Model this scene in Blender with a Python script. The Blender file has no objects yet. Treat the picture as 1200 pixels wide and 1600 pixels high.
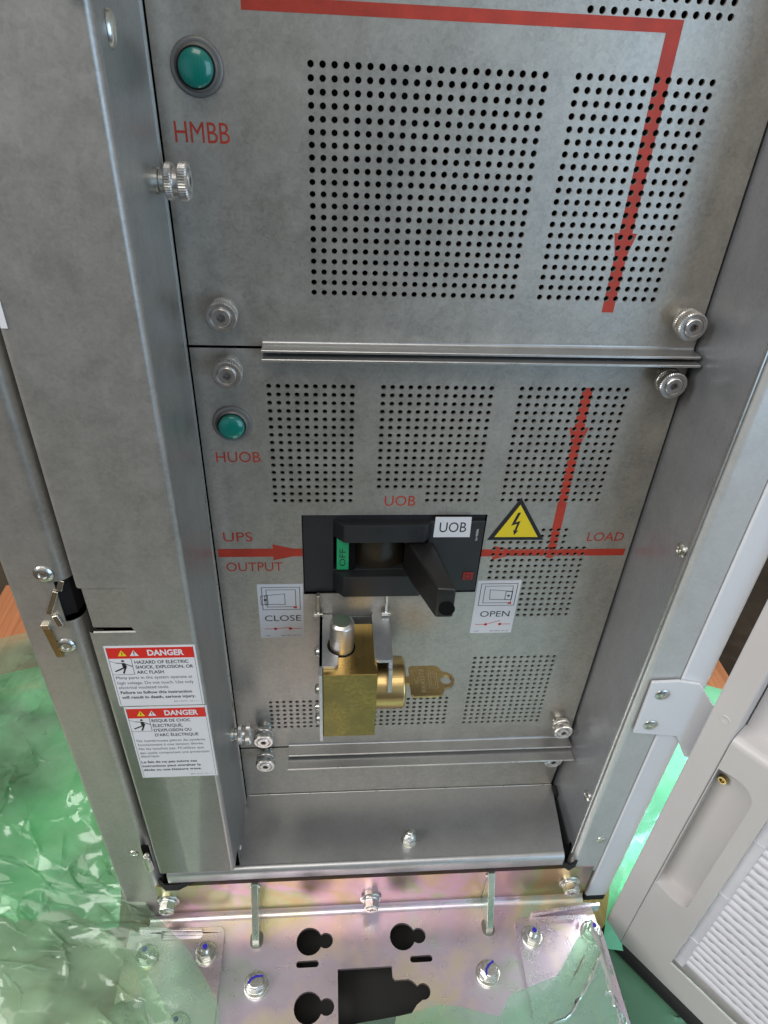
import bpy, bmesh, math, random
from mathutils import Vector, Matrix, noise, geometry
random.seed(7)
MM = 0.001
PI = math.pi
scene = bpy.context.scene
col = scene.collection

# ------------------------------------------------------------------ camera
cam_d = bpy.data.cameras.new("camera")
cam = bpy.data.objects.new("camera", cam_d)
col.objects.link(cam)
cam_d.sensor_fit = 'VERTICAL'
cam_d.sensor_height = 24.0
cam_d.lens = 24.0 * 1061.38 / 1600.0
cam_d.clip_start = 0.01
cam_d.clip_end = 60
Rw = ((0.99679544, -0.0670486, 0.04362721), (-0.00353882, -0.58181702, -0.81331201), (0.07991449, 0.81055132, -0.58018983))
CX = Vector(Rw[0]); CY = -Vector(Rw[1]); CZ = -Vector(Rw[2])
m = Matrix((CX, CY, CZ)).transposed().to_4x4()
m.translation = Vector((10.145, -474.883, 19.015)) * MM
cam.matrix_world = m
scene.camera = cam

# ------------------------------------------------------------------ light
world = bpy.data.worlds.new("World")
scene.world = world
world.use_nodes = True
wn = world.node_tree.nodes; wl = world.node_tree.links
bg = wn['Background']
tc = wn.new('ShaderNodeTexCoord')
sep = wn.new('ShaderNodeSeparateXYZ')
rmp = wn.new('ShaderNodeValToRGB')
wl.new(tc.outputs['Generated'], sep.inputs[0])
mr = wn.new('ShaderNodeMapRange'); mr.inputs[1].default_value = -1; mr.inputs[2].default_value = 1
wl.new(sep.outputs['Z'], mr.inputs[0])
wl.new(mr.outputs[0], rmp.inputs[0])
rmp.color_ramp.elements[0].position = 0.40; rmp.color_ramp.elements[0].color = (0.16, 0.155, 0.145, 1)
rmp.color_ramp.elements[1].position = 0.85; rmp.color_ramp.elements[1].color = (0.79, 0.77, 0.73, 1)
e = rmp.color_ramp.elements.new(0.55); e.color = (0.44, 0.43, 0.41, 1)
wl.new(rmp.outputs[0], bg.inputs[0])
bg.inputs[1].default_value = 0.46

def area(name, loc, target, sx, sy, power, color):
    l = bpy.data.lights.new(name, 'AREA')
    l.shape = 'RECTANGLE'; l.size = sx; l.size_y = sy; l.energy = power; l.color = color
    o = bpy.data.objects.new(name, l); col.objects.link(o)
    o.location = loc
    o.rotation_euler = (Vector(target) - Vector(loc)).to_track_quat('-Z', 'Y').to_euler()
    return o
area("hall_skylight", (-0.4, -1.9, 2.3), (0.15, -0.1, -0.5), 2.2, 1.5, 36, (1.0, 0.96, 0.89))
area("fill_light_left", (-1.8, -0.75, 0.9), (0.0, -0.1, -0.75), 1.3, 1.1, 40, (1.0, 0.985, 0.96))  # added fill that brightens the left film and the door
area("dock_daylight", (1.6, -2.2, -0.1), (0.0, -0.1, -0.3), 1.5, 1.8, 25, (0.52, 0.75, 1.0))
bl = area("gap_film_fill", (0.80, 0.06, -0.30), (0.44, 0.04, -0.80), 0.4, 0.5, 3.4, (0.96, 1.0, 0.98))  # small lamp added close to the gap film to brighten it
bl.data.spread = math.radians(75)

scene.view_settings.view_transform = 'Standard'
try: scene.view_settings.look = 'None'
except Exception: pass
scene.view_settings.exposure = 0.0
scene.view_settings.gamma = 1.0
scene.view_settings.use_curve_mapping = False
scene.render.engine = 'CYCLES'
scene.cycles.max_bounces = 12
scene.cycles.transparent_max_bounces = 16
scene.cycles.caustics_reflective = False
scene.cycles.caustics_refractive = False
scene.cycles.sample_clamp_indirect = 6

# ------------------------------------------------------------------ materials
def new_mat(name):
    mt = bpy.data.materials.new(name); mt.use_nodes = True
    return mt, mt.node_tree.nodes, mt.node_tree.links, mt.node_tree.nodes['Principled BSDF']

def ramp(n, stops):
    r = n.new('ShaderNodeValToRGB')
    cr = r.color_ramp
    cr.elements[0].position, cr.elements[0].color = stops[0][0], (*stops[0][1], 1)
    cr.elements[1].position, cr.elements[1].color = stops[-1][0], (*stops[-1][1], 1)
    for p, c in stops[1:-1]:
        q = cr.elements.new(p); q.color = (*c, 1)
    return r

def nz(n, l, co, scale, detail=4, rough=0.55, dist=0.0, stretch=None):
    t = n.new('ShaderNodeTexNoise'); t.inputs['Scale'].default_value = scale
    t.inputs['Detail'].default_value = detail; t.inputs['Roughness'].default_value = rough
    t.inputs['Distortion'].default_value = dist
    if stretch:
        mp = n.new('ShaderNodeMapping'); mp.inputs['Scale'].default_value = stretch
        l.new(co, mp.inputs[0]); l.new(mp.outputs[0], t.inputs['Vector'])
    else:
        l.new(co, t.inputs['Vector'])
    return t

def mixrgb(n, l, fac, a, b, mode='MIX'):
    x = n.new('ShaderNodeMix'); x.data_type = 'RGBA'; x.blend_type = mode
    for sock, v in ((x.inputs[0], fac), (x.inputs[6], a), (x.inputs[7], b)):
        if hasattr(v, 'is_output'): l.new(v, sock)
        elif isinstance(v, tuple): sock.default_value = (*v, 1) if len(v) == 3 else v
        else: sock.default_value = v
    return x.outputs[2]

def galv(name, c, rough=0.42, metal=0.8, spread=0.16, spangle=7.0, grain=420, warm=0.0, bump=0.06):
    """zinc coated sheet: cloudy patches, fine grain, slight waviness"""
    mt, n, l, b = new_mat(name)
    co = n.new('ShaderNodeTexCoord').outputs['Object']
    big = nz(n, l, co, spangle, 6, 0.62, 0.8)
    mid = nz(n, l, co, 46, 5, 0.6, 0.4)
    fine = nz(n, l, co, grain, 3, 0.7)
    lo = tuple(v * (1 - spread * 1.3) for v in c); hi = tuple(min(1, v * (1 + spread)) for v in c)
    r = ramp(n, [(0.28, lo), (0.5, c), (0.72, hi)])
    mx = n.new('ShaderNodeMath'); mx.operation = 'MULTIPLY_ADD'; mx.inputs[1].default_value = 0.36
    l.new(mid.outputs[0], mx.inputs[0])
    ad = n.new('ShaderNodeMath'); ad.operation = 'MULTIPLY'; ad.inputs[1].default_value = 0.34
    l.new(big.outputs[0], ad.inputs[0]); l.new(ad.outputs[0], mx.inputs[2])
    f2 = n.new('ShaderNodeMath'); f2.operation = 'MULTIPLY_ADD'; f2.inputs[1].default_value = 0.42
    l.new(fine.outputs[0], f2.inputs[0]); l.new(mx.outputs[0], f2.inputs[2])
    sb = n.new('ShaderNodeMath'); sb.operation = 'SUBTRACT'; sb.inputs[1].default_value = 0.10
    l.new(f2.outputs[0], sb.inputs[0])
    vo = n.new('ShaderNodeTexVoronoi'); vo.inputs['Scale'].default_value = 340; l.new(co, vo.inputs['Vector'])
    vs_ = n.new('ShaderNodeSeparateColor'); l.new(vo.outputs['Color'], vs_.inputs[0])
    st = nz(n, l, co, 30, 5, 0.65, 0.2, (1.6, 1.6, 0.35))
    k1 = n.new('ShaderNodeMath'); k1.operation = 'MULTIPLY_ADD'; k1.inputs[1].default_value = 0.13; l.new(vs_.outputs[0], k1.inputs[0]); l.new(sb.outputs[0], k1.inputs[2])
    k2 = n.new('ShaderNodeMath'); k2.operation = 'MULTIPLY_ADD'; k2.inputs[1].default_value = 0.30; l.new(st.outputs[0], k2.inputs[0]); l.new(k1.outputs[0], k2.inputs[2])
    k3 = n.new('ShaderNodeMath'); k3.operation = 'SUBTRACT'; k3.inputs[1].default_value = 0.17; l.new(k2.outputs[0], k3.inputs[0])
    l.new(k3.outputs[0], r.inputs[0])
    # a few fine scratches
    sc = n.new('ShaderNodeTexVoronoi'); sc.feature = 'DISTANCE_TO_EDGE'; sc.inputs['Scale'].default_value = 7
    wp = n.new('ShaderNodeMapping'); wp.inputs['Scale'].default_value = (3.2, 1, 0.8); wp.inputs['Rotation'].default_value = (0.2, 0.6, 0.3); l.new(co, wp.inputs[0]); l.new(wp.outputs[0], sc.inputs['Vector'])
    sr = ramp(n, [(0.0, (1, 1, 1)), (0.0035, (0, 0, 0))]); l.new(sc.outputs[0], sr.inputs[0])
    sm = n.new('ShaderNodeMath'); sm.operation = 'MULTIPLY'; l.new(sr.outputs[0], sm.inputs[0])
    sp = ramp(n, [(0.52, (0, 0, 0)), (0.66, (0.35, 0.35, 0.35))]); l.new(mid.outputs[0], sp.inputs[0]); l.new(sp.outputs[0], sm.inputs[1])
    l.new(mixrgb(n, l, sm.outputs[0], r.outputs[0], hi), b.inputs['Base Color'])
    b.inputs['Metallic'].default_value = metal
    rr = n.new('ShaderNodeMapRange'); rr.inputs[3].default_value = rough - 0.09; rr.inputs[4].default_value = rough + 0.12
    l.new(mid.outputs[0], rr.inputs[0]); l.new(rr.outputs[0], b.inputs['Roughness'])
    bp = n.new('ShaderNodeBump'); bp.inputs['Strength'].default_value = bump; bp.inputs['Distance'].default_value = 0.0006
    l.new(fine.outputs[0], bp.inputs['Height'])
    wav = nz(n, l, co, 9, 2, 0.4)
    bp2 = n.new('ShaderNodeBump'); bp2.inputs['Strength'].default_value = 0.05; bp2.inputs['Distance'].default_value = 0.012
    l.new(wav.outputs[0], bp2.inputs['Height']); l.new(bp.outputs[0], bp2.inputs['Normal'])
    l.new(bp2.outputs[0], b.inputs['Normal'])
    return mt

def plain(name, c, rough=0.5, metal=0.0, var=0.08, scale=60, bump=0.0, coat=0.0, spec=0.5):
    mt, n, l, b = new_mat(name)
    co = n.new('ShaderNodeTexCoord').outputs['Object']
    t = nz(n, l, co, scale, 5, 0.6)
    r = ramp(n, [(0.3, tuple(v * (1 - var) for v in c)), (0.7, tuple(min(1, v * (1 + var)) for v in c))])
    l.new(t.outputs[0], r.inputs[0]); l.new(r.outputs[0], b.inputs['Base Color'])
    b.inputs['Roughness'].default_value = rough; b.inputs['Metallic'].default_value = metal
    b.inputs['Specular IOR Level'].default_value = spec
    rr = n.new('ShaderNodeMapRange'); rr.inputs[3].default_value = max(0.03, rough - 0.06); rr.inputs[4].default_value = min(1, rough + 0.08)
    l.new(t.outputs[0], rr.inputs[0]); l.new(rr.outputs[0], b.inputs['Roughness'])
    if bump:
        t2 = nz(n, l, co, 900, 2)
        bp = n.new('ShaderNodeBump'); bp.inputs['Strength'].default_value = bump; bp.inputs['Distance'].default_value = 0.0004
        l.new(t2.outputs[0], bp.inputs['Height']); l.new(bp.outputs[0], b.inputs['Normal'])
    if coat:
        b.inputs['Coat Weight'].default_value = coat; b.inputs['Coat Roughness'].default_value = 0.06
    return mt

def brushed(name, c, rough, stretch, c2=None, var=0.14, grain=0.25):
    mt, n, l, b = new_mat(name)
    co = n.new('ShaderNodeTexCoord').outputs['Object']
    t = nz(n, l, co, 260, 4, 0.6, 0, stretch)
    cl = nz(n, l, co, 34, 4, 0.6, 0.5)
    a = ramp(n, [(0.3, tuple(v * (1 - var) for v in c)), (0.7, tuple(min(1, v * (1 + var)) for v in c))])
    l.new(t.outputs[0], a.inputs[0])
    out = a.outputs[0]
    if c2:
        k = ramp(n, [(0.42, (0, 0, 0)), (0.66, (1, 1, 1))]); l.new(cl.outputs[0], k.inputs[0])
        out = mixrgb(n, l, k.outputs[0], out, c2)
    l.new(out, b.inputs['Base Color'])
    b.inputs['Metallic'].default_value = 1.0
    rr = n.new('ShaderNodeMapRange'); rr.inputs[3].default_value = rough - 0.07; rr.inputs[4].default_value = rough + 0.1
    l.new(cl.outputs[0], rr.inputs[0]); l.new(rr.outputs[0], b.inputs['Roughness'])
    bp = n.new('ShaderNodeBump'); bp.inputs['Strength'].default_value = grain; bp.inputs['Distance'].default_value = 0.0003
    l.new(t.outputs[0], bp.inputs['Height']); l.new(bp.outputs[0], b.inputs['Normal'])
    return mt

def chromate(name, rough=0.3, lift=1.0, stops=None):
    """passivated zinc with its interference colours"""
    mt, n, l, b = new_mat(name)
    co = n.new('ShaderNodeTexCoord').outputs['Object']
    t = nz(n, l, co, 7.5, 3, 0.5, 1.2)
    t2 = nz(n, l, co, 60, 4, 0.6)
    mx = n.new('ShaderNodeMath'); mx.operation = 'MULTIPLY_ADD'; mx.inputs[1].default_value = 0.14
    l.new(t2.outputs[0], mx.inputs[0]); l.new(t.outputs[0], mx.inputs[2])
    k = lift
    r = ramp(n, stops or [(0.38, (0.56 * k, 0.62 * k, 0.56 * k)), (0.46, (0.62 * k, 0.58 * k, 0.66 * k)), (0.54, (0.63 * k, 0.54 * k, 0.64 * k)),
                 (0.61, (0.70 * k, 0.59 * k, 0.60 * k)), (0.70, (0.70 * k, 0.62 * k, 0.48 * k)), (0.78, (0.54 * k, 0.64 * k, 0.62 * k))])
    l.new(mx.outputs[0], r.inputs[0]); l.new(r.outputs[0], b.inputs['Base Color'])
    b.inputs['Metallic'].default_value = 0.85
    rr = n.new('ShaderNodeMapRange'); rr.inputs[3].default_value = rough - 0.08; rr.inputs[4].default_value = rough + 0.12
    l.new(t2.outputs[0], rr.inputs[0]); l.new(rr.outputs[0], b.inputs['Roughness'])
    f = nz(n, l, co, 700, 2)
    bp = n.new('ShaderNodeBump'); bp.inputs['Strength'].default_value = 0.06; bp.inputs['Distance'].default_value = 0.0004
    l.new(f.outputs[0], bp.inputs['Height']); l.new(bp.outputs[0], b.inputs['Normal'])
    return mt

def film_mat(name, tint, dens=0.35, through=(0.8, 0.95, 0.84), gloss=1.0, trans=0.34):
    mt, n, l, b = new_mat(name)
    n.remove(b)
    out = n['Material Output']
    co = n.new('ShaderNodeTexCoord').outputs['Object']
    w = nz(n, l, co, 30, 4, 0.55, 1.2)
    w2 = nz(n, l, co, 8, 3, 0.6, 1.5)
    cv = n.new('ShaderNodeTexVoronoi'); cv.inputs['Scale'].default_value = 42; cm = n.new('ShaderNodeMapping'); cm.inputs['Scale'].default_value = (0.6, 1.5, 1); cm.inputs['Rotation'].default_value = (0, 0, 0.6); l.new(co, cm.inputs[0]); l.new(cm.outputs[0], cv.inputs['Vector'])
    hs = n.new('ShaderNodeMath'); hs.operation = 'MULTIPLY_ADD'; hs.inputs[1].default_value = 0.4; l.new(w.outputs[0], hs.inputs[0]); l.new(cv.outputs['Distance'], hs.inputs[2])
    bp = n.new('ShaderNodeBump'); bp.inputs['Strength'].default_value = 0.14; bp.inputs['Distance'].default_value = 0.004
    l.new(hs.outputs[0], bp.inputs['Height'])
    tr = n.new('ShaderNodeBsdfTransparent'); tr.inputs[0].default_value = (*through, 1)
    df = n.new('ShaderNodeBsdfDiffuse'); df.inputs[0].default_value = (*tint, 1)
    tl = n.new('ShaderNodeBsdfTranslucent'); tl.inputs[0].default_value = (*tint, 1)
    gl = n.new('ShaderNodeBsdfGlossy'); gl.inputs['Roughness'].default_value = 0.14; gl.inputs[0].default_value = (0.95, 1, 0.95, 1)
    for s in (gl,): l.new(bp.outputs[0], s.inputs['Normal'])
    m1 = n.new('ShaderNodeMixShader'); m1.inputs[0].default_value = trans
    l.new(df.outputs[0], m1.inputs[1]); l.new(tl.outputs[0], m1.inputs[2])
    m2 = n.new('ShaderNodeMixShader')
    dr = n.new('ShaderNodeMapRange'); dr.inputs[1].default_value = 0.3; dr.inputs[2].default_value = 0.7
    dr.inputs[3].default_value = max(0, dens - 0.12); dr.inputs[4].default_value = dens + 0.12
    l.new(w2.outputs[0], dr.inputs[0]); l.new(dr.outputs[0], m2.inputs[0])
    l.new(tr.outputs[0], m2.inputs[1]); l.new(m1.outputs[0], m2.inputs[2])
    fr = n.new('ShaderNodeFresnel'); fr.inputs[0].default_value = 1.45
    l.new(bp.outputs[0], fr.inputs['Normal'])
    fm = n.new('ShaderNodeMath'); fm.operation = 'MULTIPLY'; fm.inputs[1].default_value = 1.2 * gloss; fm.use_clamp = True
    l.new(fr.outputs[0], fm.inputs[0])
    m3 = n.new('ShaderNodeMixShader'); l.new(fm.outputs[0], m3.inputs[0])
    l.new(m2.outputs[0], m3.inputs[1]); l.new(gl.outputs[0], m3.inputs[2])
    l.new(m3.outputs[0], out.inputs[0])
    return mt

def wood_mat(name, c1, c2, stretch):
    mt, n, l, b = new_mat(name)
    co = n.new('ShaderNodeTexCoord').outputs['Object']
    t = nz(n, l, co, 60, 6, 0.65, 0.6, stretch)
    r = ramp(n, [(0.3, c1), (0.7, c2)])
    l.new(t.outputs[0], r.inputs[0]); l.new(r.outputs[0], b.inputs['Base Color'])
    b.inputs['Roughness'].default_value = 0.6
    bp = n.new('ShaderNodeBump'); bp.inputs['Strength'].default_value = 0.2; bp.inputs['Distance'].default_value = 0.001
    l.new(t.outputs[0], bp.inputs['Height']); l.new(bp.outputs[0], b.inputs['Normal'])
    return mt

M = {}
M['panel'] = galv('galvanised_panel', (0.43, 0.41, 0.37), 0.40, 0.64, 0.20, 9, 520)
M['cover'] = galv('galvanised_cover', (0.425, 0.42, 0.40), 0.39, 0.68, 0.15, 10, 520)
M['post'] = galv('galvanised_post', (0.46, 0.45, 0.425), 0.34, 0.7, 0.14, 6, 520)
M['wall'] = galv('galvanised_wall', (0.44, 0.46, 0.50), 0.34, 0.7, 0.12, 6, 520)
M['light_face'] = galv('galvanised_light', (0.58, 0.595, 0.59), 0.38, 0.4, 0.08, 6, 520)
M['shelf'] = galv('galvanised_shelf', (0.44, 0.445, 0.45), 0.32, 0.72, 0.09, 6, 600)
M['edge'] = plain('bright_fold', (0.62, 0.62, 0.60), 0.28, 0.9, 0.1)  # paler metal for rims, also for strips that paint in edge highlights
M['socket'] = plain('socket_steel', (0.30, 0.29, 0.28), 0.4, 0.8)
M['knurl'] = brushed('turned_steel', (0.70, 0.68, 0.66), 0.3, (1, 1, 1))
M['zinc'] = brushed('zinc_bolt', (0.68, 0.69, 0.68), 0.26, (1, 1, 1), (0.60, 0.60, 0.50))
M['pin'] = brushed('turned_pin', (0.66, 0.62, 0.58), 0.36, (0.05, 0.05, 3))
M['bracket'] = plain('satin_steel', (0.52, 0.54, 0.57), 0.42, 0.85, 0.06, 300)
M['brass'] = brushed('brushed_brass', (0.60, 0.41, 0.14), 0.27, (2.2, 0.12, 0.2), (0.64, 0.46, 0.18))
M['brass_face'] = brushed('satin_brass_shaded', (0.33, 0.27, 0.09), 0.5, (1, 1, 1), (0.26, 0.225, 0.085), 0.24, 0.3)  # satin front face, its colour darkened for the dark surroundings it reflects
M['brass_round'] = brushed('turned_brass', (0.60, 0.43, 0.19), 0.3, (0.1, 2, 2))
M['key'] = brushed('key_brass', (0.52, 0.39, 0.18), 0.34, (1, 1, 1), (0.42, 0.31, 0.15), 0.15, 0.15)
M['keymark'] = plain('key_mark', (0.72, 0.60, 0.38), 0.4, 0.8)
M['gold'] = brushed('gold_zinc', (0.80, 0.73, 0.58), 0.22, (1, 1, 1), (0.80, 0.76, 0.68))
M['black'] = plain('black_plastic', (0.018, 0.019, 0.022), 0.42, 0, 0.12, 40, 0.25)
M['handle'] = plain('black_handle', (0.012, 0.012, 0.0125), 0.36, 0, 0.15, 60, 0.3)
M['smoke'] = plain('smoked_barrel', (0.022, 0.016, 0.009), 0.34, 0, 0.2, 30)
M['void'] = plain('cavity_shade', (0.006, 0.006, 0.006), 0.9, 0, 0.1, spec=0.1)  # near-black colour in place of shade inside gaps and holes
M['rubber'] = plain('black_rubber', (0.012, 0.012, 0.012), 0.75, 0, 0.2, 50, 0.3)
M['green_flag'] = plain('green_flag', (0.02, 0.36, 0.14), 0.4)
M['white'] = plain('white_vinyl', (0.72, 0.72, 0.75), 0.35, 0, 0.02)
M['ink'] = plain('black_ink', (0.012, 0.012, 0.014), 0.5)
M['grey_ink'] = plain('grey_ink', (0.11, 0.11, 0.12), 0.5)
M['pale_ink'] = plain('pale_grey_ink', (0.33, 0.33, 0.34), 0.5)
M['red_ink'] = plain('red_ink', (0.60, 0.03, 0.025), 0.45, 0, 0.05)
M['red_label'] = plain('red_label', (0.66, 0.022, 0.018), 0.35, 0, 0.03)
M['yellow'] = plain('yellow_vinyl', (0.80, 0.62, 0.03), 0.35, 0, 0.03)
M['red_paint'] = plain('red_paint', (0.44, 0.042, 0.022), 0.5, 0, 0.16, 80, 0.3)
M['red_plastic'] = plain('red_plastic', (0.30, 0.02, 0.015), 0.4)
M['bezel'] = plain('grey_bezel', (0.22, 0.215, 0.205), 0.38, 0.35, 0.06)
M['white_paint'] = plain('white_paint', (0.74, 0.76, 0.80), 0.32, 0, 0.02, 20)
M['door_paint'] = plain('door_paint', (0.61, 0.59, 0.59), 0.36, 0, 0.03, 12, 0.06)
M['lozenge_light'] = plain('lozenge_light', (0.88, 0.92, 0.90), 0.2, 0, 0.02)  # for the painted-in light spots of the grille
M['grille'] = plain('grille_paint', (0.66, 0.66, 0.71), 0.3, 0, 0.04, 60)
M['chromate'] = chromate('chromate_plate', 0.28, 1.28)
M['chromate_pale'] = chromate('chromate_corner', 0.26, 1.25)
M['chromate_gold'] = chromate('chromate_upright', 0.3, 1.0, [(0.40, (0.44, 0.36, 0.16)), (0.48, (0.52, 0.36, 0.24)), (0.56, (0.55, 0.36, 0.42)), (0.66, (0.40, 0.42, 0.22)), (0.76, (0.48, 0.34, 0.18))])
M['chromate_green'] = chromate('chromate_rib', 0.25, 1.0, [(0.40, (0.34, 0.50, 0.40)), (0.55, (0.50, 0.62, 0.50)), (0.75, (0.62, 0.60, 0.52))])
M['blue_pen'] = plain('blue_marker', (0.03, 0.02, 0.42), 0.5)
M['film'] = film_mat('green_film', (0.58, 0.93, 0.64), 0.22, (0.82, 0.97, 0.84))
M['film_deep'] = film_mat('green_film_folds', (0.24, 0.92, 0.44), 0.76, (0.5, 0.94, 0.6))
M['film_backlit'] = film_mat('green_film_backlit', (0.26, 0.95, 0.56), 0.8, (0.6, 0.97, 0.78), 0.35)  # copy of the film with light from behind put into its colour
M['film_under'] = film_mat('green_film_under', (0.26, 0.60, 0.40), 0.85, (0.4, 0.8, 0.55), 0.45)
M['film_pale'] = film_mat('pale_film', (0.82, 0.90, 0.74), 0.52, (0.85, 0.95, 0.85), 1.0, 0.2)
M['film_front'] = film_mat('green_film_front', (0.54, 0.86, 0.64), 0.30, (0.68, 0.93, 0.78), 1.2)
M['wood'] = wood_mat('pallet_wood', (0.38, 0.13, 0.05), (0.58, 0.235, 0.10), (3, 0.1, 3))
M['soil'] = None
def soil():
    mt, n, l, b = new_mat('brown_floor')
    co = n.new('ShaderNodeTexCoord').outputs['Object']
    t = nz(n, l, co, 5, 8, 0.7, 0.6)
    r = ramp(n, [(0.3, (0.02, 0.014, 0.008)), (0.55, (0.06, 0.042, 0.026)), (0.75, (0.12, 0.09, 0.06))])
    l.new(t.outputs[0], r.inputs[0]); l.new(r.outputs[0], b.inputs['Base Color'])
    b.inputs['Roughness'].default_value = 0.8
    return mt
M['soil'] = soil()
def lens_mat():
    mt, n, l, b = new_mat('teal_lens')
    co = n.new('ShaderNodeTexCoord').outputs['Object']
    t = n.new('ShaderNodeTexWave'); t.inputs['Scale'].default_value = 160; t.bands_direction = 'X'
    l.new(co, t.inputs['Vector'])
    r = ramp(n, [(0.0, (0.0, 0.20, 0.155)), (1.0, (0.0, 0.225, 0.178))]); l.new(t.outputs[0], r.inputs[0])
    l.new(r.outputs[0], b.inputs['Base Color'])
    b.inputs['Roughness'].default_value = 0.22; b.inputs['Coat Weight'].default_value = 0.6; b.inputs['Coat Roughness'].default_value = 0.05
    return mt
M['lens'] = lens_mat()

# ------------------------------------------------------------------ mesh helpers (millimetres)
class MB:
    def __init__(s): s.v = []; s.f = []; s.mi = []; s.cur = 0
    def add(s, vs, fs):
        k = len(s.v); s.v += [tuple(p) for p in vs]
        s.f += [tuple(i + k for i in f) for f in fs]; s.mi += [s.cur] * len(fs); return s
    def box(s, x0, x1, y0, y1, z0, z1):
        v = [(x, y, z) for x in (x0, x1) for y in (y0, y1) for z in (z0, z1)]
        return s.add(v, [(0, 1, 3, 2), (4, 6, 7, 5), (0, 4, 5, 1), (2, 3, 7, 6), (0, 2, 6, 4), (1, 5, 7, 3)])
    def quad(s, *p): return s.add(p, [tuple(range(len(p)))])
    def prism(s, loops, fr, a, b, cap_a=True, cap_b=True, sides=True):
        """loops: outer 2D loop then holes; fr maps (u, v, w) to a point; a, b the two w values"""
        if not isinstance(loops[0][0], (tuple, list)): loops = [loops]
        flat = [p for lp in loops for p in lp]; N = len(flat)
        if len(loops) == 1 and False: pass
        tris = geometry.tessellate_polygon([[Vector((p[0], p[1], 0)) for p in lp] for lp in loops])
        vs = [fr(p[0], p[1], a) for p in flat] + [fr(p[0], p[1], b) for p in flat]
        fs = []
        if cap_a: fs += [tuple(t) for t in tris]
        if cap_b: fs += [tuple(i + N for i in reversed(t)) for t in tris]
        if sides:
            k = 0
            for lp in loops:
                n = len(lp)
                for i in range(n):
                    j = (i + 1) % n; fs.append((k + i, k + j, k + j + N, k + i + N))
                k += n
        return s.add(vs, fs)
    def lathe(s, prof, fr, seg=32, knurl=None, rot=0):
        """prof: (radius, w); knurl: set of profile indices whose radius alternates"""
        vs = []; fs = []; n = len(prof)
        for k in range(seg):
            a = 2 * PI * k / seg + rot
            for i, (r, w) in enumerate(prof):
                rr = r * (1 - (0.045 if (knurl and i in knurl and k % 2) else 0))
                vs.append(fr(rr * math.cos(a), rr * math.sin(a), w))
        for k in range(seg):
            q = (k + 1) % seg
            for i in range(n - 1):
                fs.append((k * n + i, q * n + i, q * n + i + 1, k * n + i + 1))
        if prof[0][0] > 1e-6: fs.append(tuple(k * n for k in range(seg))[::-1])
        if prof[-1][0] > 1e-6: fs.append(tuple(k * n + n - 1 for k in range(seg)))
        return s.add(vs, fs)
    def sweep(s, prof, fr, w0, w1):
        """open profile of (u, v) drawn out from w0 to w1 as one sheet"""
        n = len(prof)
        return s.add([fr(u, v, w0) for u, v in prof] + [fr(u, v, w1) for u, v in prof],
                     [(i, i + 1, i + 1 + n, i + n) for i in range(n - 1)])

def arc(cx, cy, r, a0, a1, n=8):
    return [(cx + r * math.cos(math.radians(a0 + (a1 - a0) * i / n)), cy + r * math.sin(math.radians(a0 + (a1 - a0) * i / n))) for i in range(n + 1)]
def rrect(x0, y0, x1, y1, r, n=5):
    return arc(x1 - r, y1 - r, r, 0, 90, n) + arc(x0 + r, y1 - r, r, 90, 180, n) + arc(x0 + r, y0 + r, r, 180, 270, n) + arc(x1 - r, y0 + r, r, 270, 360, n)
def F_xyz(u, v, w): return (u, v, w)                       # plan, w up
def F_front(u, v, w): return (u, w, v)                     # u = X, v = Z, w = Y
def F_side(u, v, w): return (w, u, v)                      # u = Y, v = Z, w = X
def face_at(x, y, z):                                      # axis pointing out of a front face (towards -Y)
    return lambda u, v, w: (x + u, y - w, z + v)
def up_at(x, y, z):
    return lambda u, v, w: (x + u, y + v, z + w)
def side_at(x, y, z, sgn=1):                               # axis along X
    return lambda u, v, w: (x + sgn * w, y + u, z + v)

ORG = {}
def part(name, mb, mat, parent=None, smooth=35, bevel=0, solid=0, loc=None, fix=True):
    me = bpy.data.meshes.new(name)
    org = Vector(ORG.get(parent.name, (0, 0, 0))) if parent else Vector(loc or (0, 0, 0))
    me.from_pydata([tuple((Vector(p) - org) * MM) for p in mb.v], [], mb.f)
    mats = mat if isinstance(mat, (list, tuple)) else [mat]
    for x in mats: me.materials.append(M[x])
    if len(mats) > 1: me.polygons.foreach_set('material_index', mb.mi)
    if fix:
        bm = bmesh.new(); bm.from_mesh(me)
        bmesh.ops.remove_doubles(bm, verts=bm.verts, dist=1e-7)
        bmesh.ops.recalc_face_normals(bm, faces=bm.faces); bm.to_mesh(me); bm.free()
    if smooth:
        me.polygons.foreach_set('use_smooth', [True] * len(me.polygons))
        me.set_sharp_from_angle(angle=math.radians(smooth))
    o = bpy.data.objects.new(name, me); col.objects.link(o)
    if parent: o.parent = parent
    else: o.location = org * MM
    ORG[o.name] = tuple(org)
    if solid:
        md = o.modifiers.new('thickness', 'SOLIDIFY'); md.thickness = solid * MM; md.offset = 0
    if bevel:
        md = o.modifiers.new('edge', 'BEVEL'); md.width = bevel * MM; md.segments = 2; md.limit_method = 'ANGLE'; md.angle_limit = math.radians(40)
        md.harden_normals = False
    if smooth and smooth < 90:
        md = o.modifiers.new('normals', 'WEIGHTED_NORMAL'); md.keep_sharp = True; md.weight = 80
    return o
def tag(o, label=None, cat=None, group=None, kind=None):
    if label: o['label'] = label
    if cat: o['category'] = cat
    if group: o['group'] = group
    if kind: o['kind'] = kind
    return o
def thing(name, label, cat, loc=(0, 0, 0), group=None):
    o = bpy.data.objects.new(name, None); col.objects.link(o)
    o.empty_display_size = 0.01
    o.location = Vector(loc) * MM
    ORG[o.name] = tuple(loc)
    return tag(o, label, cat, group)
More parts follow.
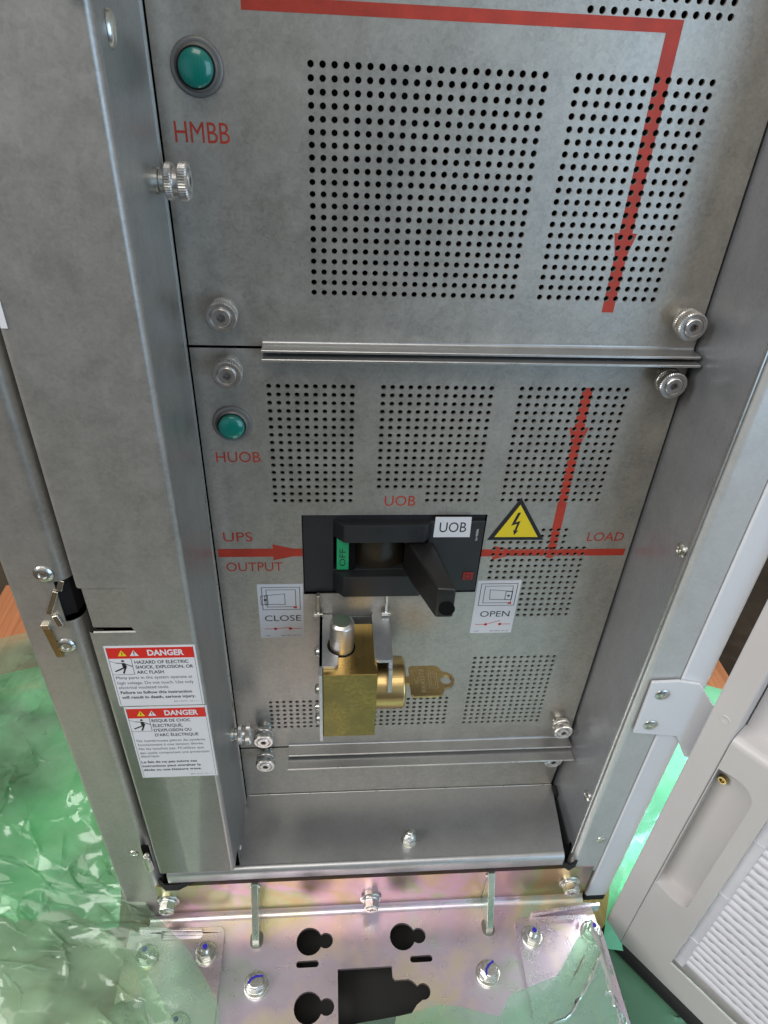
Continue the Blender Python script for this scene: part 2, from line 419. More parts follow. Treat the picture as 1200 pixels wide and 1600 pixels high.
def dup(root, loc, rotz=0, label=None):
    r = root.copy(); col.objects.link(r); r.location = Vector(loc) * MM; r.rotation_euler = (0, 0, rotz)
    if label: r['label'] = label
    for ch in list(root.children):
        c = ch.copy(); col.objects.link(c); c.parent = r
        for g in ch.children:
            d = g.copy(); col.objects.link(d); d.parent = c
    return r

# lettering: built-in font turned into flat mesh faces, fitted in millimetres
_tc = {}
def glyphs(s, bold=0.0):
    k = (s, bold)
    if k in _tc: return _tc[k]
    cu = bpy.data.curves.new('lettering', 'FONT'); cu.body = s; cu.size = 1.0; cu.offset = bold; cu.resolution_u = 3
    ob = bpy.data.objects.new('lettering', cu); col.objects.link(ob)
    dg = bpy.context.evaluated_depsgraph_get(); dg.update()
    me = bpy.data.meshes.new_from_object(ob.evaluated_get(dg))
    vs = [tuple(v.co[:2]) for v in me.vertices]; fs = [tuple(p.vertices) for p in me.polygons]
    bpy.data.objects.remove(ob); bpy.data.curves.remove(cu); bpy.data.meshes.remove(me)
    _tc[k] = (vs, fs); return _tc[k]
CAP = max(v[1] for v in glyphs('H')[0])
def text(mb, s, u0, u1, base, cap, fr, w, bold=0.0, shear=0.0):
    vs, fs = glyphs(s, bold)
    a = min(v[0] for v in vs); b = max(v[0] for v in vs)
    kx = (u1 - u0) / (b - a); ky = cap / CAP
    return mb.add([fr(u0 + (x - a) * kx + shear * y * ky, base + y * ky, w) for x, y in vs], fs)
def line(mb, p, q, t, fr, w):
    d = Vector((q[0] - p[0], q[1] - p[1])); L = d.length; d /= L; n = Vector((-d.y, d.x)) * t / 2
    e = d * t / 2
    P = [(p[0] - e.x + n.x, p[1] - e.y + n.y), (q[0] + e.x + n.x, q[1] + e.y + n.y), (q[0] + e.x - n.x, q[1] + e.y - n.y), (p[0] - e.x - n.x, p[1] - e.y - n.y)]
    return mb.add([fr(x, y, w) for x, y in P], [(0, 1, 2, 3)])
def frame_lines(mb, x0, y0, x1, y1, t, fr, w):
    for p, q in (((x0, y0), (x1, y0)), ((x1, y0), (x1, y1)), ((x1, y1), (x0, y1)), ((x0, y1), (x0, y0))): line(mb, p, q, t, fr, w)
def poly(mb, pts, fr, w): return mb.add([fr(x, y, w) for x, y in pts], [tuple(range(len(pts)))])
def disc(mb, x, y, r, fr, w, n=18): return poly(mb, arc(x, y, r, 0, 360 - 360 / n, n - 1), fr, w)

# ------------------------------------------------------------------ setting
g = MB(); g.quad((-4000, -3500, -1045), (4000, -3500, -1045), (4000, 4000, -1045), (-4000, 4000, -1045))
tag(part('ground', g, 'soil', smooth=0), kind='structure')

pal = thing('wooden_pallet', 'orange brown plywood pallet deck under the cabinet', 'pallet', (52, 100, -1045))
g = MB()
g.box(-645, 750, -560, 608, -955, -935)
part('deck', g, 'wood', pal, bevel=1)
for x in (-645, 0, 650):
    g = MB(); g.box(x, x + 100, -560, 608, -1045, -955.5); part('runner', g, 'wood', pal)

# ------------------------------------------------------------------ cabinet body
cab = thing('electrical_cabinet', 'galvanised steel cabinet frame with posts, right side wall and bottom shelf', 'cabinet', (60, 0, -850))
ZT = 130
# left outer post: flat face with rolled inner edge, notch for the latch
g = MB()
def post_prof(): return [(-225, 40), (-225, -80)] + arc(-221, -80, 4, 180, 270, 4) + [(-192, -84)] + arc(-192, -72, 12, 270, 360, 7) + [(-180, -30)]
g.sweep(post_prof(), F_xyz, ZT, -322)
g.sweep(post_prof()[:9], F_xyz, -322, -363)
g.sweep(post_prof(), F_xyz, -363, -850)
part('post', g, 'post', cab, solid=1.6)
g = MB(); g.quad((-203, -83, -322), (-186, -74, -322), (-186, -74, -363), (-203, -83, -363)); g.quad((-186, -74, -322), (-178, -40, -322), (-178, -40, -363), (-186, -74, -363))
part('latch_recess', g, 'rubber', cab)
for z in (-314.5, -388.5):
    g = MB(); g.lathe([(7.4, 0), (7.2, 0.8), (5.8, 2.0), (4.0, 2.6), (3.2, 2.4), (2.6, 0.9)], face_at(-197, -84.8, z), 28); g.cur = 1
    g.lathe([(2.7, 0.8), (2.2, 0.2), (0, 0.2)], face_at(-197, -84.8, z), 16)
    part('rivet_nut', g, ['zinc', 'void'], cab)
g = MB(); g.lathe([(5.0, 0), (4.6, 1.0), (2.4, 1.4), (2.0, 0.8), (0, 0.8)], face_at(-197.5, -84.8, -703), 22); part('rivet_nut', g, 'zinc', cab)
# right inner wall, its folded rim and the light front face
g = MB()
prof = [(289.5, 14), (289.5, -77.5)]
g.sweep(prof, F_xyz, ZT, -742)
g.quad((289.5, 14, -742), (289.5, -70, -742), (289.5, -66, -790), (289.5, 14, -790))
part('side_wall', g, 'wall', cab, solid=1.5)
g = MB(); g.box(288.4, 290.6, -80.5, -78.2, -752, ZT); part('wall_rim', g, 'edge', cab, bevel=0.6)
g = MB()
g.sweep([(291.5, -74)] + arc(298.5, -75, 7, 180, 270, 6) + [(325.4, -82)] , F_xyz, ZT, -790)
part('front_face', g, 'light_face', cab, solid=1.2)
g = MB(); g.sweep([(327.2, -60), (327.2, -81)] + arc(329.2, -81, 2, 180, 270, 4)[1:] + [(351, -83)] + arc(351, -80, 3, 270, 360, 4) + [(354, 60)], F_xyz, ZT, -850)
part('outer_trim', g, 'white_paint', cab, solid=1.4)
g = MB(); g.box(323, 330, -72, -60, -850, ZT); part('seam_seal', g, 'rubber', cab)
for z, y in ((-308, -71.5), (-650, -71)):
    g = MB(); g.lathe([(6.5, 0), (6.3, 1.2), (4.6, 2.6), (3.4, 2.8), (2.4, 2.0), (2.2, 0.6), (0, 0.6)], side_at(288.6, y, z, -1), 22); part('rivet_nut', g, 'zinc', cab)
g = MB(); g.lathe([(5.5, 0), (5.2, 1.0), (3.4, 1.8), (2.2, 1.8), (2.0, 0.5), (0, 0.5)], face_at(316, -82.8, -720), 22); part('rivet_nut', g, 'zinc', cab)
# shelf with rolled lip and a gap on its right
g = MB()
g.quad((-90, 0, -739), (284.5, 0, -739), (279, -58, -739), (276, -84, -739), (-90, -84, -739))
g.sweep([(-84, -739)] + arc(-84, -745, 6, 90, 180, 7)[1:] + [(-90, -757), (-87, -760)], lambda u, v, w: (w, u, v), -168, 276)
part('shelf', g, 'shelf', cab, solid=1.2)
g = MB(); g.box(-88, 284, -1.8, -0.5, -738.3, -737.3); part('fold_highlight', g, 'edge', cab, bevel=0.4)  # added pale strip, a painted highlight along the shelf fold
g = MB(); g.box(283, 289, -16, -5, -748, -734); g.lathe([(2.2, 0), (2.2, 0.2)], face_at(286, -16.1, -741), 12); part('bracket', g, 'rubber', cab, bevel=0.8)
g = MB()
g.sweep([(-182, -84), (-174, -92), (-160, -92), (-148, -86)], lambda u, v, w: (u, v + 4, w), -768, -777)
part('gasket', g, 'rubber', cab, solid=3)
g = MB(); g.sweep([(277, -84), (288, -92), (296, -88), (302, -78)], lambda u, v, w: (u, v + 4, w), -764, -774); part('gasket', g, 'rubber', cab, solid=3)
# dark inside: black sheets painted in for the shade behind gaps and holes
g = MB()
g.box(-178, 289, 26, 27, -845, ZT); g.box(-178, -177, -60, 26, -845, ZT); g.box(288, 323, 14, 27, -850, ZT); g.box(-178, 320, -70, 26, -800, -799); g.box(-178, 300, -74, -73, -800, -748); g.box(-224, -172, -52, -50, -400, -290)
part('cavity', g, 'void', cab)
g = MB(); g.box(326, 352, -84, 20, -862, -851); part('foot_pad', g, 'rubber', cab, bevel=1)
# loose wiring troughs, coloured black to paint in the shade behind the holes
g = MB()
for i in range(9): g.box(-80 + i * 42, -60 + i * 42, 16 + (i % 3) * 3, 25, -640 + (i % 4) * 60, 60 - (i % 5) * 20)
part('inner_busbar', g, 'rubber', cab)

# ------------------------------------------------------------------ hinged cover on the left
cov = thing('hinged_cover', 'tall galvanised cover door on the left carrying both danger labels', 'cover', (-130, -106, -706))
g = MB()
YF = -106
R0 = (-166.5, -133, -354, -310)          # dished finger pull
x0, x1 = -164, -94.5
for a, b, c, d in ((x0, -133, -310, ZT), (-133, x1, -310, ZT), (-133, x1, -354, -310), (x0, -133, -706, -354), (-133, x1, -706, -354)):
    g.quad((a, YF, c), (b, YF, c), (b, YF, d), (a, YF, d))
lf = [(-166, -84)] + [(-168, -100)] + arc(-164, -102, 4, 180, 270, 4)
g.sweep(lf, F_xyz, ZT, -310); g.sweep(lf, F_xyz, -354, -706)
g.sweep([(-164, -84), (-164, -102.5)], F_xyz, -310, -354)
rt = arc(-94.5, -101.5, 4.5, 270, 360, 7) + [(-90, -84), (-90, -12)]
for z0_, z1_ in ((ZT, -310), (-310, -354), (-354, -706)): g.sweep(rt, F_xyz, z0_, z1_)
g.quad((-90, -84, -706), (-90, -12, -706), (-90, -12, -739), (-90, -82, -739))
# dish: slopes in from the top, step at the bottom
g.quad((-164, -105, -310.5), (-134.2, -105.2, -310.5), (-136.5, -104.2, -350.5), (-164, -103.6, -350.5))
g.quad((-164, YF, -310), (-133, YF, -310), (-134.2, -105.2, -310.5), (-164, -105, -310.5))
g.quad((-133, YF, -310), (-133, YF, -354), (-136.5, -104.2, -350.5), (-134.2, -105.2, -310.5))
g.quad((-164, YF, -354), (-133, YF, -354), (-134, -104.8, -353.4), (-164, -104.8, -353.4))
g.quad((-164, YF, -706), (-94.5, YF, -706), (-90, -101.5, -706), (-90, -84, -706), (-166, -84, -706))
part('skin', g, 'cover', cov, smooth=32)
g = MB(); g.quad((-164, -100, -356), (-131, -100, -356), (-131, -100, -346), (-164, -100, -346)); part('finger_pull_shade', g, 'void', cov, smooth=0)  # black sheet painted in as the shadow band below the dish
g = MB(); g.box(-90.6, -89, -14.5, -12, -735, ZT); part('edge_strip', g, 'edge', cov)
hg = MB(); hg.lathe([(0, 0), (3.2, 0), (4.2, 1), (4.2, 24), (3.4, 25.5), (2.2, 25.7), (1.6, 24.6), (0, 24.6)], up_at(-179, -97, -712), 22)
part('hinge', hg, 'zinc', cov)
g = MB(); g.box(-187, -180, -88, -85.5, -712, -686); part('hinge_slot', g, 'void', cov)
g = MB(); g.lathe([(7.4, 0), (7.0, 1.4), (5.4, 2.6), (3.2, 3.0), (0, 3.0)], lambda u, v, w: (-89.9 + w, -84 + u * 0.7, 13 + v * 1.1), 24); part('plug', g, 'zinc', cov)
g = MB(); g.lathe([(3.0, 0), (2.6, 1.2), (0, 1.6)], side_at(-89.9, -70, -727), 14); part('rivet', g, 'white', cov)
g = MB(); g.box(-100, -86, -111, -84, 25, 29); g.box(-92, -84, -110, -88, 29, 44); part('top_catch', g, 'zinc', cov, bevel=0.8)

# ------------------------------------------------------------------ latch striker on the left post
lt = thing('latch_striker', 'small gold zinc latch striker plates at the notch of the left post', 'latch', (-200, -86, -366))
g = MB()
def strip(a, b, w, t, mb):
    a = Vector(a); b = Vector(b); d = (b - a).normalized(); s_ = d.cross(Vector((0, 1, 0))).normalized() * w / 2; y = Vector((0, -t, 0))
    v = [a - s_, a + s_, b + s_, b - s_]; mb.add([tuple(p) for p in v] + [tuple(p + y) for p in v], [(0, 1, 2, 3), (7, 6, 5, 4), (0, 4, 5, 1), (1, 5, 6, 2), (2, 6, 7, 3), (3, 7, 4, 0)])
strip((-192, -85, -331), (-201, -87, -352), 4.0, 1.4, g); strip((-187, -82, -323), (-190, -84, -331), 4.2, 1.2, g)
part('plate', g, 'gold', lt, bevel=0.4)
g = MB(); strip((-198, -85, -355), (-195, -86, -365), 4.5, 2, g); part('pin', g, 'gold', lt, bevel=0.4)
g = MB(); g.box(-210.5, -204.5, -87.5, -84.5, -368.5, -364); part('tongue', g, 'gold', lt, bevel=0.4)
g = MB(); strip((-207.5, -85, -369), (-204, -85, -400), 5.5, 1.2, g); part('slide', g, 'key', lt)

# ------------------------------------------------------------------ perforated cover panels
P = 7.0; HR = 1.98
def clip(pg, pl):
    """convex polygon pg clipped by convex polygon pl (counter-clockwise)"""
    out = pg
    for i in range(len(pl)):
        a = pl[i]; b = pl[(i + 1) % len(pl)]
        src = out; out = []
        if not src: break
        def side(p): return (b[0] - a[0]) * (p[1] - a[1]) - (b[1] - a[1]) * (p[0] - a[0])
        for k in range(len(src)):
            p = src[k]; q = src[(k + 1) % len(src)]; sp = side(p); sq = side(q)
            if sp >= 0: out.append(p)
            if (sp > 0 and sq < 0) or (sp < 0 and sq > 0):
                t = sp / (sp - sq); out.append((p[0] + (q[0] - p[0]) * t, p[1] + (q[1] - p[1]) * t))
    return out if len(out) > 2 else []
def area2(p): return sum(p[i][0] * p[(i + 1) % len(p)][1] - p[(i + 1) % len(p)][0] * p[i][1] for i in range(len(p)))
def panel_faces(X0, X1, Z0, Z1, cells, cuts):
    """cells: blocks (x, z, columns, rows) of hole centres from the top left; returns convex 2D faces and hole centres"""
    blocks = [(x - P / 2, x - P / 2 + c * P, z + P / 2 - r * P, z + P / 2) for x, z, c, r in cells]
    ex = blocks + cuts
    xs = sorted({X0, X1, *[v for b in ex for v in b[:2]]}); zs = sorted({Z0, Z1, *[v for b in ex for v in b[2:]]})
    xs = [x for x in xs if X0 <= x <= X1]; zs = [z for z in zs if Z0 <= z <= Z1]
    faces = []
    for i in range(len(xs) - 1):
        for j in range(len(zs) - 1):
            if xs[i + 1] - xs[i] < 1e-6 or zs[j + 1] - zs[j] < 1e-6: continue
            cx = (xs[i] + xs[i + 1]) / 2; cz = (zs[j] + zs[j + 1]) / 2
            if any(b[0] < cx < b[1] and b[2] < cz < b[3] for b in ex): continue
            faces.append([(xs[i], zs[j]), (xs[i + 1], zs[j]), (xs[i + 1], zs[j + 1]), (xs[i], zs[j + 1])])
    holes = [(x + a * P, z - b * P) for x, z, c, r in cells for a in range(c) for b in range(r)]
    N = 16; h = P / 2
    for cx, cz in holes:
        ring = [(cx + HR * math.cos(2 * PI * k / N), cz + HR * math.sin(2 * PI * k / N)) for k in range(N)]
        def sq(k):
            a = 2 * PI * k / N; c_, s_ = math.cos(a), math.sin(a); t = h / max(abs(c_), abs(s_)); return (cx + c_ * t, cz + s_ * t)
        for k in range(N): faces.append([ring[k], sq(k), sq(k + 1), ring[(k + 1) % N]])
    return faces, holes
def build_panel(name, label, faces, holes, loc, paint=None):
    t = thing(name, label, 'panel', loc, 'removable panels of the cabinet')
    g = MB()
    for f in faces: g.add([(x, 0, z) for x, z in f], [tuple(range(len(f)))])
    N = 16
    for cx, cz in holes:                                   # walls of the punched holes, with a slight rounded lip
        g.lathe([(HR, 0), (1.84, 0.25), (1.82, 1.7)], lambda u, v, w: (cx + u, w, cz + v), N)
        g.f = g.f[:-2]; g.mi = g.mi[:-2]
    part('sheet', g, 'panel', t, smooth=30, fix=False)
    if paint:
        for grp in (paint if isinstance(paint[0][0][0], (tuple, list)) else [paint]):
          g = MB()
          for pl in grp:
            if area2(pl) < 0: pl = pl[::-1]
            bx0 = min(p[0] for p in pl); bx1 = max(p[0] for p in pl); bz0 = min(p[1] for p in pl); bz1 = max(p[1] for p in pl)
            for f in faces:
                if max(p[0] for p in f) < bx0 or min(p[0] for p in f) > bx1 or max(p[1] for p in f) < bz0 or min(p[1] for p in f) > bz1: continue
                ff = f if area2(f) > 0 else f[::-1]
                c = clip(ff, pl)
                if c: g.add([(x, -0.12, z) for x, z in c], [tuple(range(len(c)))])
          part('painted_line', g, 'red_paint', t, smooth=0, fix=False)
    return t

XL, XR = -90.2, 286.6
fc, hl = panel_faces(XL, XR, -172.6, ZT, [(0, 0, 21, 20), (160.2, 0.2, 13, 20), (160.2, 88.6, 13, 9)], [])
paint = [[(-38, 23.6), (207.6, 23.6), (207.6, 30.2), (-38, 30.2)], [(207.6, -88), (216.8, -88), (216.8, 30.2), (207.6, 30.2)],
         [(208, -103), (216.6, -103), (220.2, -88), (204.2, -88)], [(208, -142.8), (216.6, -142.8), (216.6, -103), (208, -103)]]
up = build_panel('cover_panel', 'upper perforated galvanised panel with the long red line bending down', fc, hl, (99, 0, -172), paint)
def lettering(parent, s, u0, u1, base, cap, mat='red_paint', w=-0.14, fr=F_front, bold=0, name='lettering'):
    g = MB(); text(g, s, u0, u1, base, cap, fr, w, bold); return part(name, g, mat, parent, smooth=0, fix=False)
lettering(up, 'HMBB', -82.4, -49.6, -43.2, 11.2)
def flange(parent, zedge, depth, x0, x1, down=1, bow=0.0, name='flange', t=1.6):
    g = MB(); n = 24
    def fr(u, v, w): return (w, u, v)
    secs = []
    for i in range(n + 1):
        x = x0 + (x1 - x0) * i / n
        dz = bow * math.sin(PI * i / n)
        pr = [(0.2, zedge + 2.6)] + [(-0.2 - 2.6 * math.sin(a), zedge + 2.6 * math.cos(a) + 0.0) for a in ()] + \
             arc(-2.4, zedge + 2.4, 2.4, 0, -90, 5) + [(-depth, zedge + dz), (-depth - 0.7, zedge - t * 0.5 + dz), (-depth, zedge - t + dz), (-2.4, zedge - t)] + [(0.2, zedge - t)]
        secs.append([(x, y, z) for y, z in pr])
    k = len(secs[0])
    g.add([p for s_ in secs for p in s_], [(i * k + j, i * k + j + 1, (i + 1) * k + j + 1, (i + 1) * k + j) for i in range(n) for j in range(k - 1)] + [tuple(range(k)), tuple((n * k) + j for j in range(k))])
    fl_ = part(name, g, 'shelf', parent, smooth=30, bevel=0)
    g = MB(); g.box(x0 + 0.1, x1 - 0.1, -depth - 1.1, -depth - 0.3, zedge - 1.75, zedge + 0.15); part('edge_highlight', g, 'edge', fl_, bevel=0.35)  # added paler strip stands in for the highlight on the flange front
    return fl_
flange(up, -170.4, 13, -37.6, 286.4)

D14 = [(51.5, -204, 13, 14), (93.5, -302, 7, 2)]
cells = [(-35.2, -204.1, 10, 16)] + D14 + [(159.3, -204, 13, 16), (159.5, -341.6, 10, 3), (159.5, -362.6, 13, 13), (159.5, -507, 13, 16), (-53, -569, 28, 7)]
fc, hl = panel_faces(XL, XR, -645.6, -174.6, cells, [(-14, 148.2, -415, -324)])
def dot(x, z, r, n=14): return arc(x, z, r, 0, 360 - 360 / n, n - 1)
paint = [[(207.7, -237.5), (216.2, -237.5), (215.6, -202.6), (207.4, -202.6)], [(208.2, -252), (216.4, -252), (220, -237.5), (204, -237.5)],
         [(209.2, -363), (217.2, -363), (216.4, -252), (208.2, -252)],
         [(-88, -369.4), (-40, -369.4), (-40, -360.2), (-88, -360.2)], [(-40, -373.6), (-22, -369.2), (-22, -360.4), (-40, -355.4)], [(-22, -369.2), (-14, -369.2), (-14, -360.4), (-22, -360.4)],
         [(148.2, -371.4), (159, -371.4), (159, -363), (148.2, -363)], [(159, -375.4), (174, -371), (174, -363.4), (159, -359.2)], [(174, -371.2), (206.5, -371.2), (206.5, -363.2), (174, -363.2)],
         dot(212.8, -367.6, 6.4), [(219, -371.4), (283, -371.4), (283, -363.4), (219, -363.4)]]
paint = [paint[:3] + paint[6:], paint[3:6]]
mid = build_panel('cover_panel', 'middle perforated galvanised panel around the black breaker', fc, hl, (99, 0, -645), paint)
lettering(mid, 'HUOB', -80.2, -45, -271, 9.6)
lettering(mid, 'UOB', 57, 83.5, -314.3, 10.2)
lettering(mid, 'UPS', -82, -57, -352, 10)
lettering(mid, 'OUTPUT', -82.4, -32.2, -386, 10)
lettering(mid, 'LOAD', 243.8, 277.8, -354.2, 9.6)
flange(mid, -175.6, 16.5, -37.4, 286.4)
flange(mid, -643.4, 13, -36.5, 286.4)
g = MB(); g.quad((-14, 0, -324), (148.2, 0, -324), (148.2, 8, -324), (-14, 8, -324)); g.quad((-14, 0, -415), (-14, 8, -415), (-14, 8, -324), (-14, 0, -324)); part('cutout_edge', g, 'panel', mid)

low = thing('cover_panel', 'plain narrow galvanised panel at the bottom above the shelf', 'panel', (99, 0, -739), 'removable panels of the cabinet')
g = MB(); g.quad((XL, 0, -739), (XR - 3, 0, -739), (XR, 0, -647.8), (XL, 0, -647.8)); part('sheet', g, 'panel', low, smooth=0)
flange(low, -648.6, 26.5, -37, 286.4)

# ------------------------------------------------------------------ pilot lamps
def pilot(label, x, z, loc_first=None):
    t = thing('pilot_lamp', label, 'indicator lamp', (x, 0, z), 'green indicator lamps on the panels')
    g = MB(); fr = face_at(x, 0, z)
    g.lathe([(15.2, 0), (15.2, 1.2), (14.6, 2.2), (13.6, 2.6), (12.6, 2.4), (12.0, 3.6), (11.2, 4.6), (10.6, 4.8), (10.2, 3.0)], fr, 48)
    g.f = g.f[:-2]; g.mi = g.mi[:-2]
    part('bezel', g, 'bezel', t)
    g = MB(); g.lathe([(11.0, 3.0), (11.0, 5.4), (10.4, 5.6), (10.2, 3.0)], fr, 40); g.f = g.f[:-2]; g.mi = g.mi[:-2]
    part('seal', g, 'rubber', t)
    g = MB(); g.lathe([(10.1, 2.0), (10.1, 7.0), (9.6, 8.6), (8.0, 9.8), (5.0, 10.4), (2.0, 10.6), (0, 10.7)], fr, 40)
    part('lens', g, 'lens', t)
pilot('green pilot lamp above the red letters HMBB', -65, -4.4)
pilot('green pilot lamp above the red letters HUOB', -64.6, -235.6)

# ------------------------------------------------------------------ thumbscrews
def make_thumb():
    t = thing('thumbscrew', '', 'thumbscrew', (0, 0, 0), 'knurled thumbscrews holding the panels')
    fr = lambda u, v, w: (u, -w, v)
    g = MB(); g.lathe([(7.2, 0), (7.2, 2.5), (6.2, 3.2), (6.2, 7.2)], fr, 28); part('collar', g, 'zinc', t)
    g = MB()
    g.lathe([(6.0, 6.0), (9.4, 6.2), (10.2, 7.0), (10.2, 10.0), (9.4, 10.8), (7.8, 11.2), (7.8, 13.4), (9.6, 13.8), (10.6, 14.6), (10.6, 18.6), (9.9, 19.5), (7.5, 19.5), (7.0, 18.7), (6.3, 18.7)], fr, 88, {2, 3, 8, 9, 10})
    g.f = g.f[:-2]; g.mi = g.mi[:-2]
    k = part('knob', g, 'knurl', t, smooth=24)
    g = MB(); g.lathe([(6.3, 17.5), (6.3, 19.8), (5.8, 20.3), (3.1, 20.3), (3.1, 20.0)], fr, 30); g.f = g.f[:-2]; g.mi = g.mi[:-2]
    s_ = part('screw_head', g, 'knurl', t, smooth=20)
    g = MB()
    star = [((2.9 if i % 2 else 1.9) * math.cos(PI * i / 6), (2.9 if i % 2 else 1.9) * math.sin(PI * i / 6)) for i in range(12)]
    g.lathe([(3.2, 19.8), (2.9, 19.9)], fr, 12); g.f = []; g.mi = []; g.v = []
    ring = [(3.1 * math.cos(PI * i / 6), 3.1 * math.sin(PI * i / 6)) for i in range(12)]
    g.prism([ring, star], fr, 20.0, 19.9, sides=False, cap_b=False)
    g.add([fr(x, y, 20.0) for x, y in star] + [fr(x, y, 17.2) for x, y in star], [(i, (i + 1) % 12, 12 + (i + 1) % 12, 12 + i) for i in range(12)] + [tuple(range(12, 24))])
    part('socket', g, 'socket', s_, smooth=0)
    return t
th = make_thumb()
spots = [((-62.5, 0, -145.5), 0, 'knurled thumbscrew at the lower left corner of the upper panel'),
         ((270, 0, -146), 0, 'knurled thumbscrew at the lower right corner of the upper panel, above the flanges'),
         ((-62.3, 0, -187.5), 0, 'knurled thumbscrew just above the HUOB lamp'),
         ((269.2, 0, -191.5), 0, 'knurled thumbscrew at the upper right corner of the middle panel, below the flanges'),
         ((-61.4, 0, -610.5), 0, 'knurled thumbscrew at the lower left corner of the middle panel'),
         ((-61.8, 0, -654), 0, 'knurled thumbscrew on the narrow bottom panel, left of its flange'),
         ((268.5, 0, -610), 0, 'knurled thumbscrew at the lower right corner of the middle panel'),
         ((267.5, 0, -664), 0, 'knurled thumbscrew half hidden under the right end of the lowest flange'),
         ((-90, -35, -59), PI / 2, 'knurled thumbscrew sticking out sideways below the HMBB letters'),
         ((-90, -34, -575), PI / 2, 'knurled thumbscrew sticking out sideways beside the French danger label')]
for i, (p, rz, lb) in enumerate(spots):
    if i == 0:
        th.location = Vector(p) * MM; th.rotation_euler = (0, 0, rz); th['label'] = lb
        th.rotation_euler = (0, 0.0, rz)
    else: dup(th, p, rz, lb)

# ------------------------------------------------------------------ circuit breaker
br = thing('circuit_breaker', 'black moulded breaker with side lever set to the green OFF flag', 'circuit breaker', (67, 0, -415))
g = MB()
W = (13.4, 101, -387, -347.5)
outer = [(-13.4, -414.4), (147.4, -414.4), (147.4, -324.8), (-13.4, -324.8)]
g.prism([outer, [(W[0], W[2]), (W[1], W[2]), (W[1], W[3]), (W[0], W[3])]], F_front, 2.2, 14)
part('base', g, 'black', br, smooth=0, bevel=0.5)
def bar(z0, z1):
    g = MB(); pr = [(12.2, 3), (22.4, -8), (93.2, -8), (103, 3)]
    g.prism(pr, lambda u, v, w: (u, v, w), z0, z1)
    return g
gb = bar(-412, -387.6); g2 = bar(-348.4, -330); gb.add(g2.v, g2.f)
gb.box(97.5, 146.5, -3.2, 2.1, -410.5, -329)
part('escutcheon', gb, 'black', br, smooth=0, bevel=0.9)
g = MB(); g.box(13, 102, 13, 14.2, -388, -346); g.box(27.4, 33, 2, 13, -388, -346); part('backing', g, 'void', br)
g = MB(); g.box(16.4, 27.2, 1.0, 12, -386.4, -348.2); fl = part('off_flag', g, 'green_flag', br, bevel=0.3)
g = MB(); text(g, 'OFF', -382, -362, -24.4, 5.4, lambda u, v, w: (-v, w, u), 0.9)
part('lettering', g, 'ink', fl, smooth=0, fix=False)
g = MB(); g.sweep(arc(55.5, 36, 33.5, 228, 312, 16), F_xyz, -387, -347.5); part('barrel', g, 'smoke', br)
g = MB()
A = [(77, 6, -352), (101, 6, -351.5), (101, 6, -390), (77, 6, -391)]
Bq = [(99.8, -59, -357.6), (115.2, -60.5, -357.0), (115.2, -60.5, -389), (99.8, -59, -390.5)]
nseg = 8; secs = []
for i in range(nseg + 1):
    t = i / nseg
    secs.append([tuple(A[k][j] + (Bq[k][j] - A[k][j]) * t for j in range(3)) for k in range(4)])
g.add([p for s_ in secs for p in s_], [(i * 4 + k, i * 4 + (k + 1) % 4, (i + 1) * 4 + (k + 1) % 4, (i + 1) * 4 + k) for i in range(nseg) for k in range(4)] + [(0, 1, 2, 3), tuple(nseg * 4 + k for k in range(4))])
hd = part('handle', g, 'handle', br, bevel=2.0, smooth=40)
g = MB()
def hole_fr(u, v, w): return (108.6 + u * 0.92, -60.6 - w - u * 0.09, -378.6 + v)
g.lathe([(7.6, 0.0), (7.3, 0.15), (6.9, 0.12), (0, 0.12)], hole_fr, 28); part('handle_hole', g, 'void', hd)
g = MB(); g.box(133, 142.6, -4.2, -3.0, -396, -387.4); tb = part('trip_button', g, 'red_plastic', br, bevel=0.3)
g = MB(); frame_lines(g, 135.6, -394, 140, -389.4, 0.6, F_front, -4.35); part('marking', g, 'ink', tb, smooth=0, fix=False)
g = MB(); poly(g, [(50.6, -339.5), (50.6, -331.2), (56.8, -336)], F_front, -8.12); gg = arc(83, -338.5, 3, 0, 350, 16)
part('arrow_mark', g, 'ink', br, smooth=0, fix=False); g = MB()
for a, b in zip(gg, gg[1:]): line(g, a, b, 0.5, F_front, -8.12)
part('ring_mark', g, 'ink', br, smooth=0, fix=False)
g = MB(); text(g, 'In=400A', -350, -337.2, -141.6, 2.2, lambda u, v, w: (-v, w, u), -3.32)
part('rating_text', g, 'white', br, smooth=0, fix=False)

# ------------------------------------------------------------------ stickers and signs
def sticker(name, label, cat, pts, y, mat='white', grp=None, t=0.25):
    cx = sum(p[0] for p in pts) / len(pts); cz = min(p[1] for p in pts)
    g = MB(); g.prism(pts, F_front, y, y - t)
    o = part(name, g, mat, None, smooth=0, loc=(cx, y, cz))
    return tag(o, label, cat, grp)
tg = sticker('name_tag', 'white tag with black letters UOB on the breaker front', 'label', [(101.5, -346), (134.2, -346.2), (133.6, -324.2), (101.9, -324)], -3.25)
lettering(tg, 'UOB', 106.2, 130, -340.4, 10.6, 'ink', -3.6)
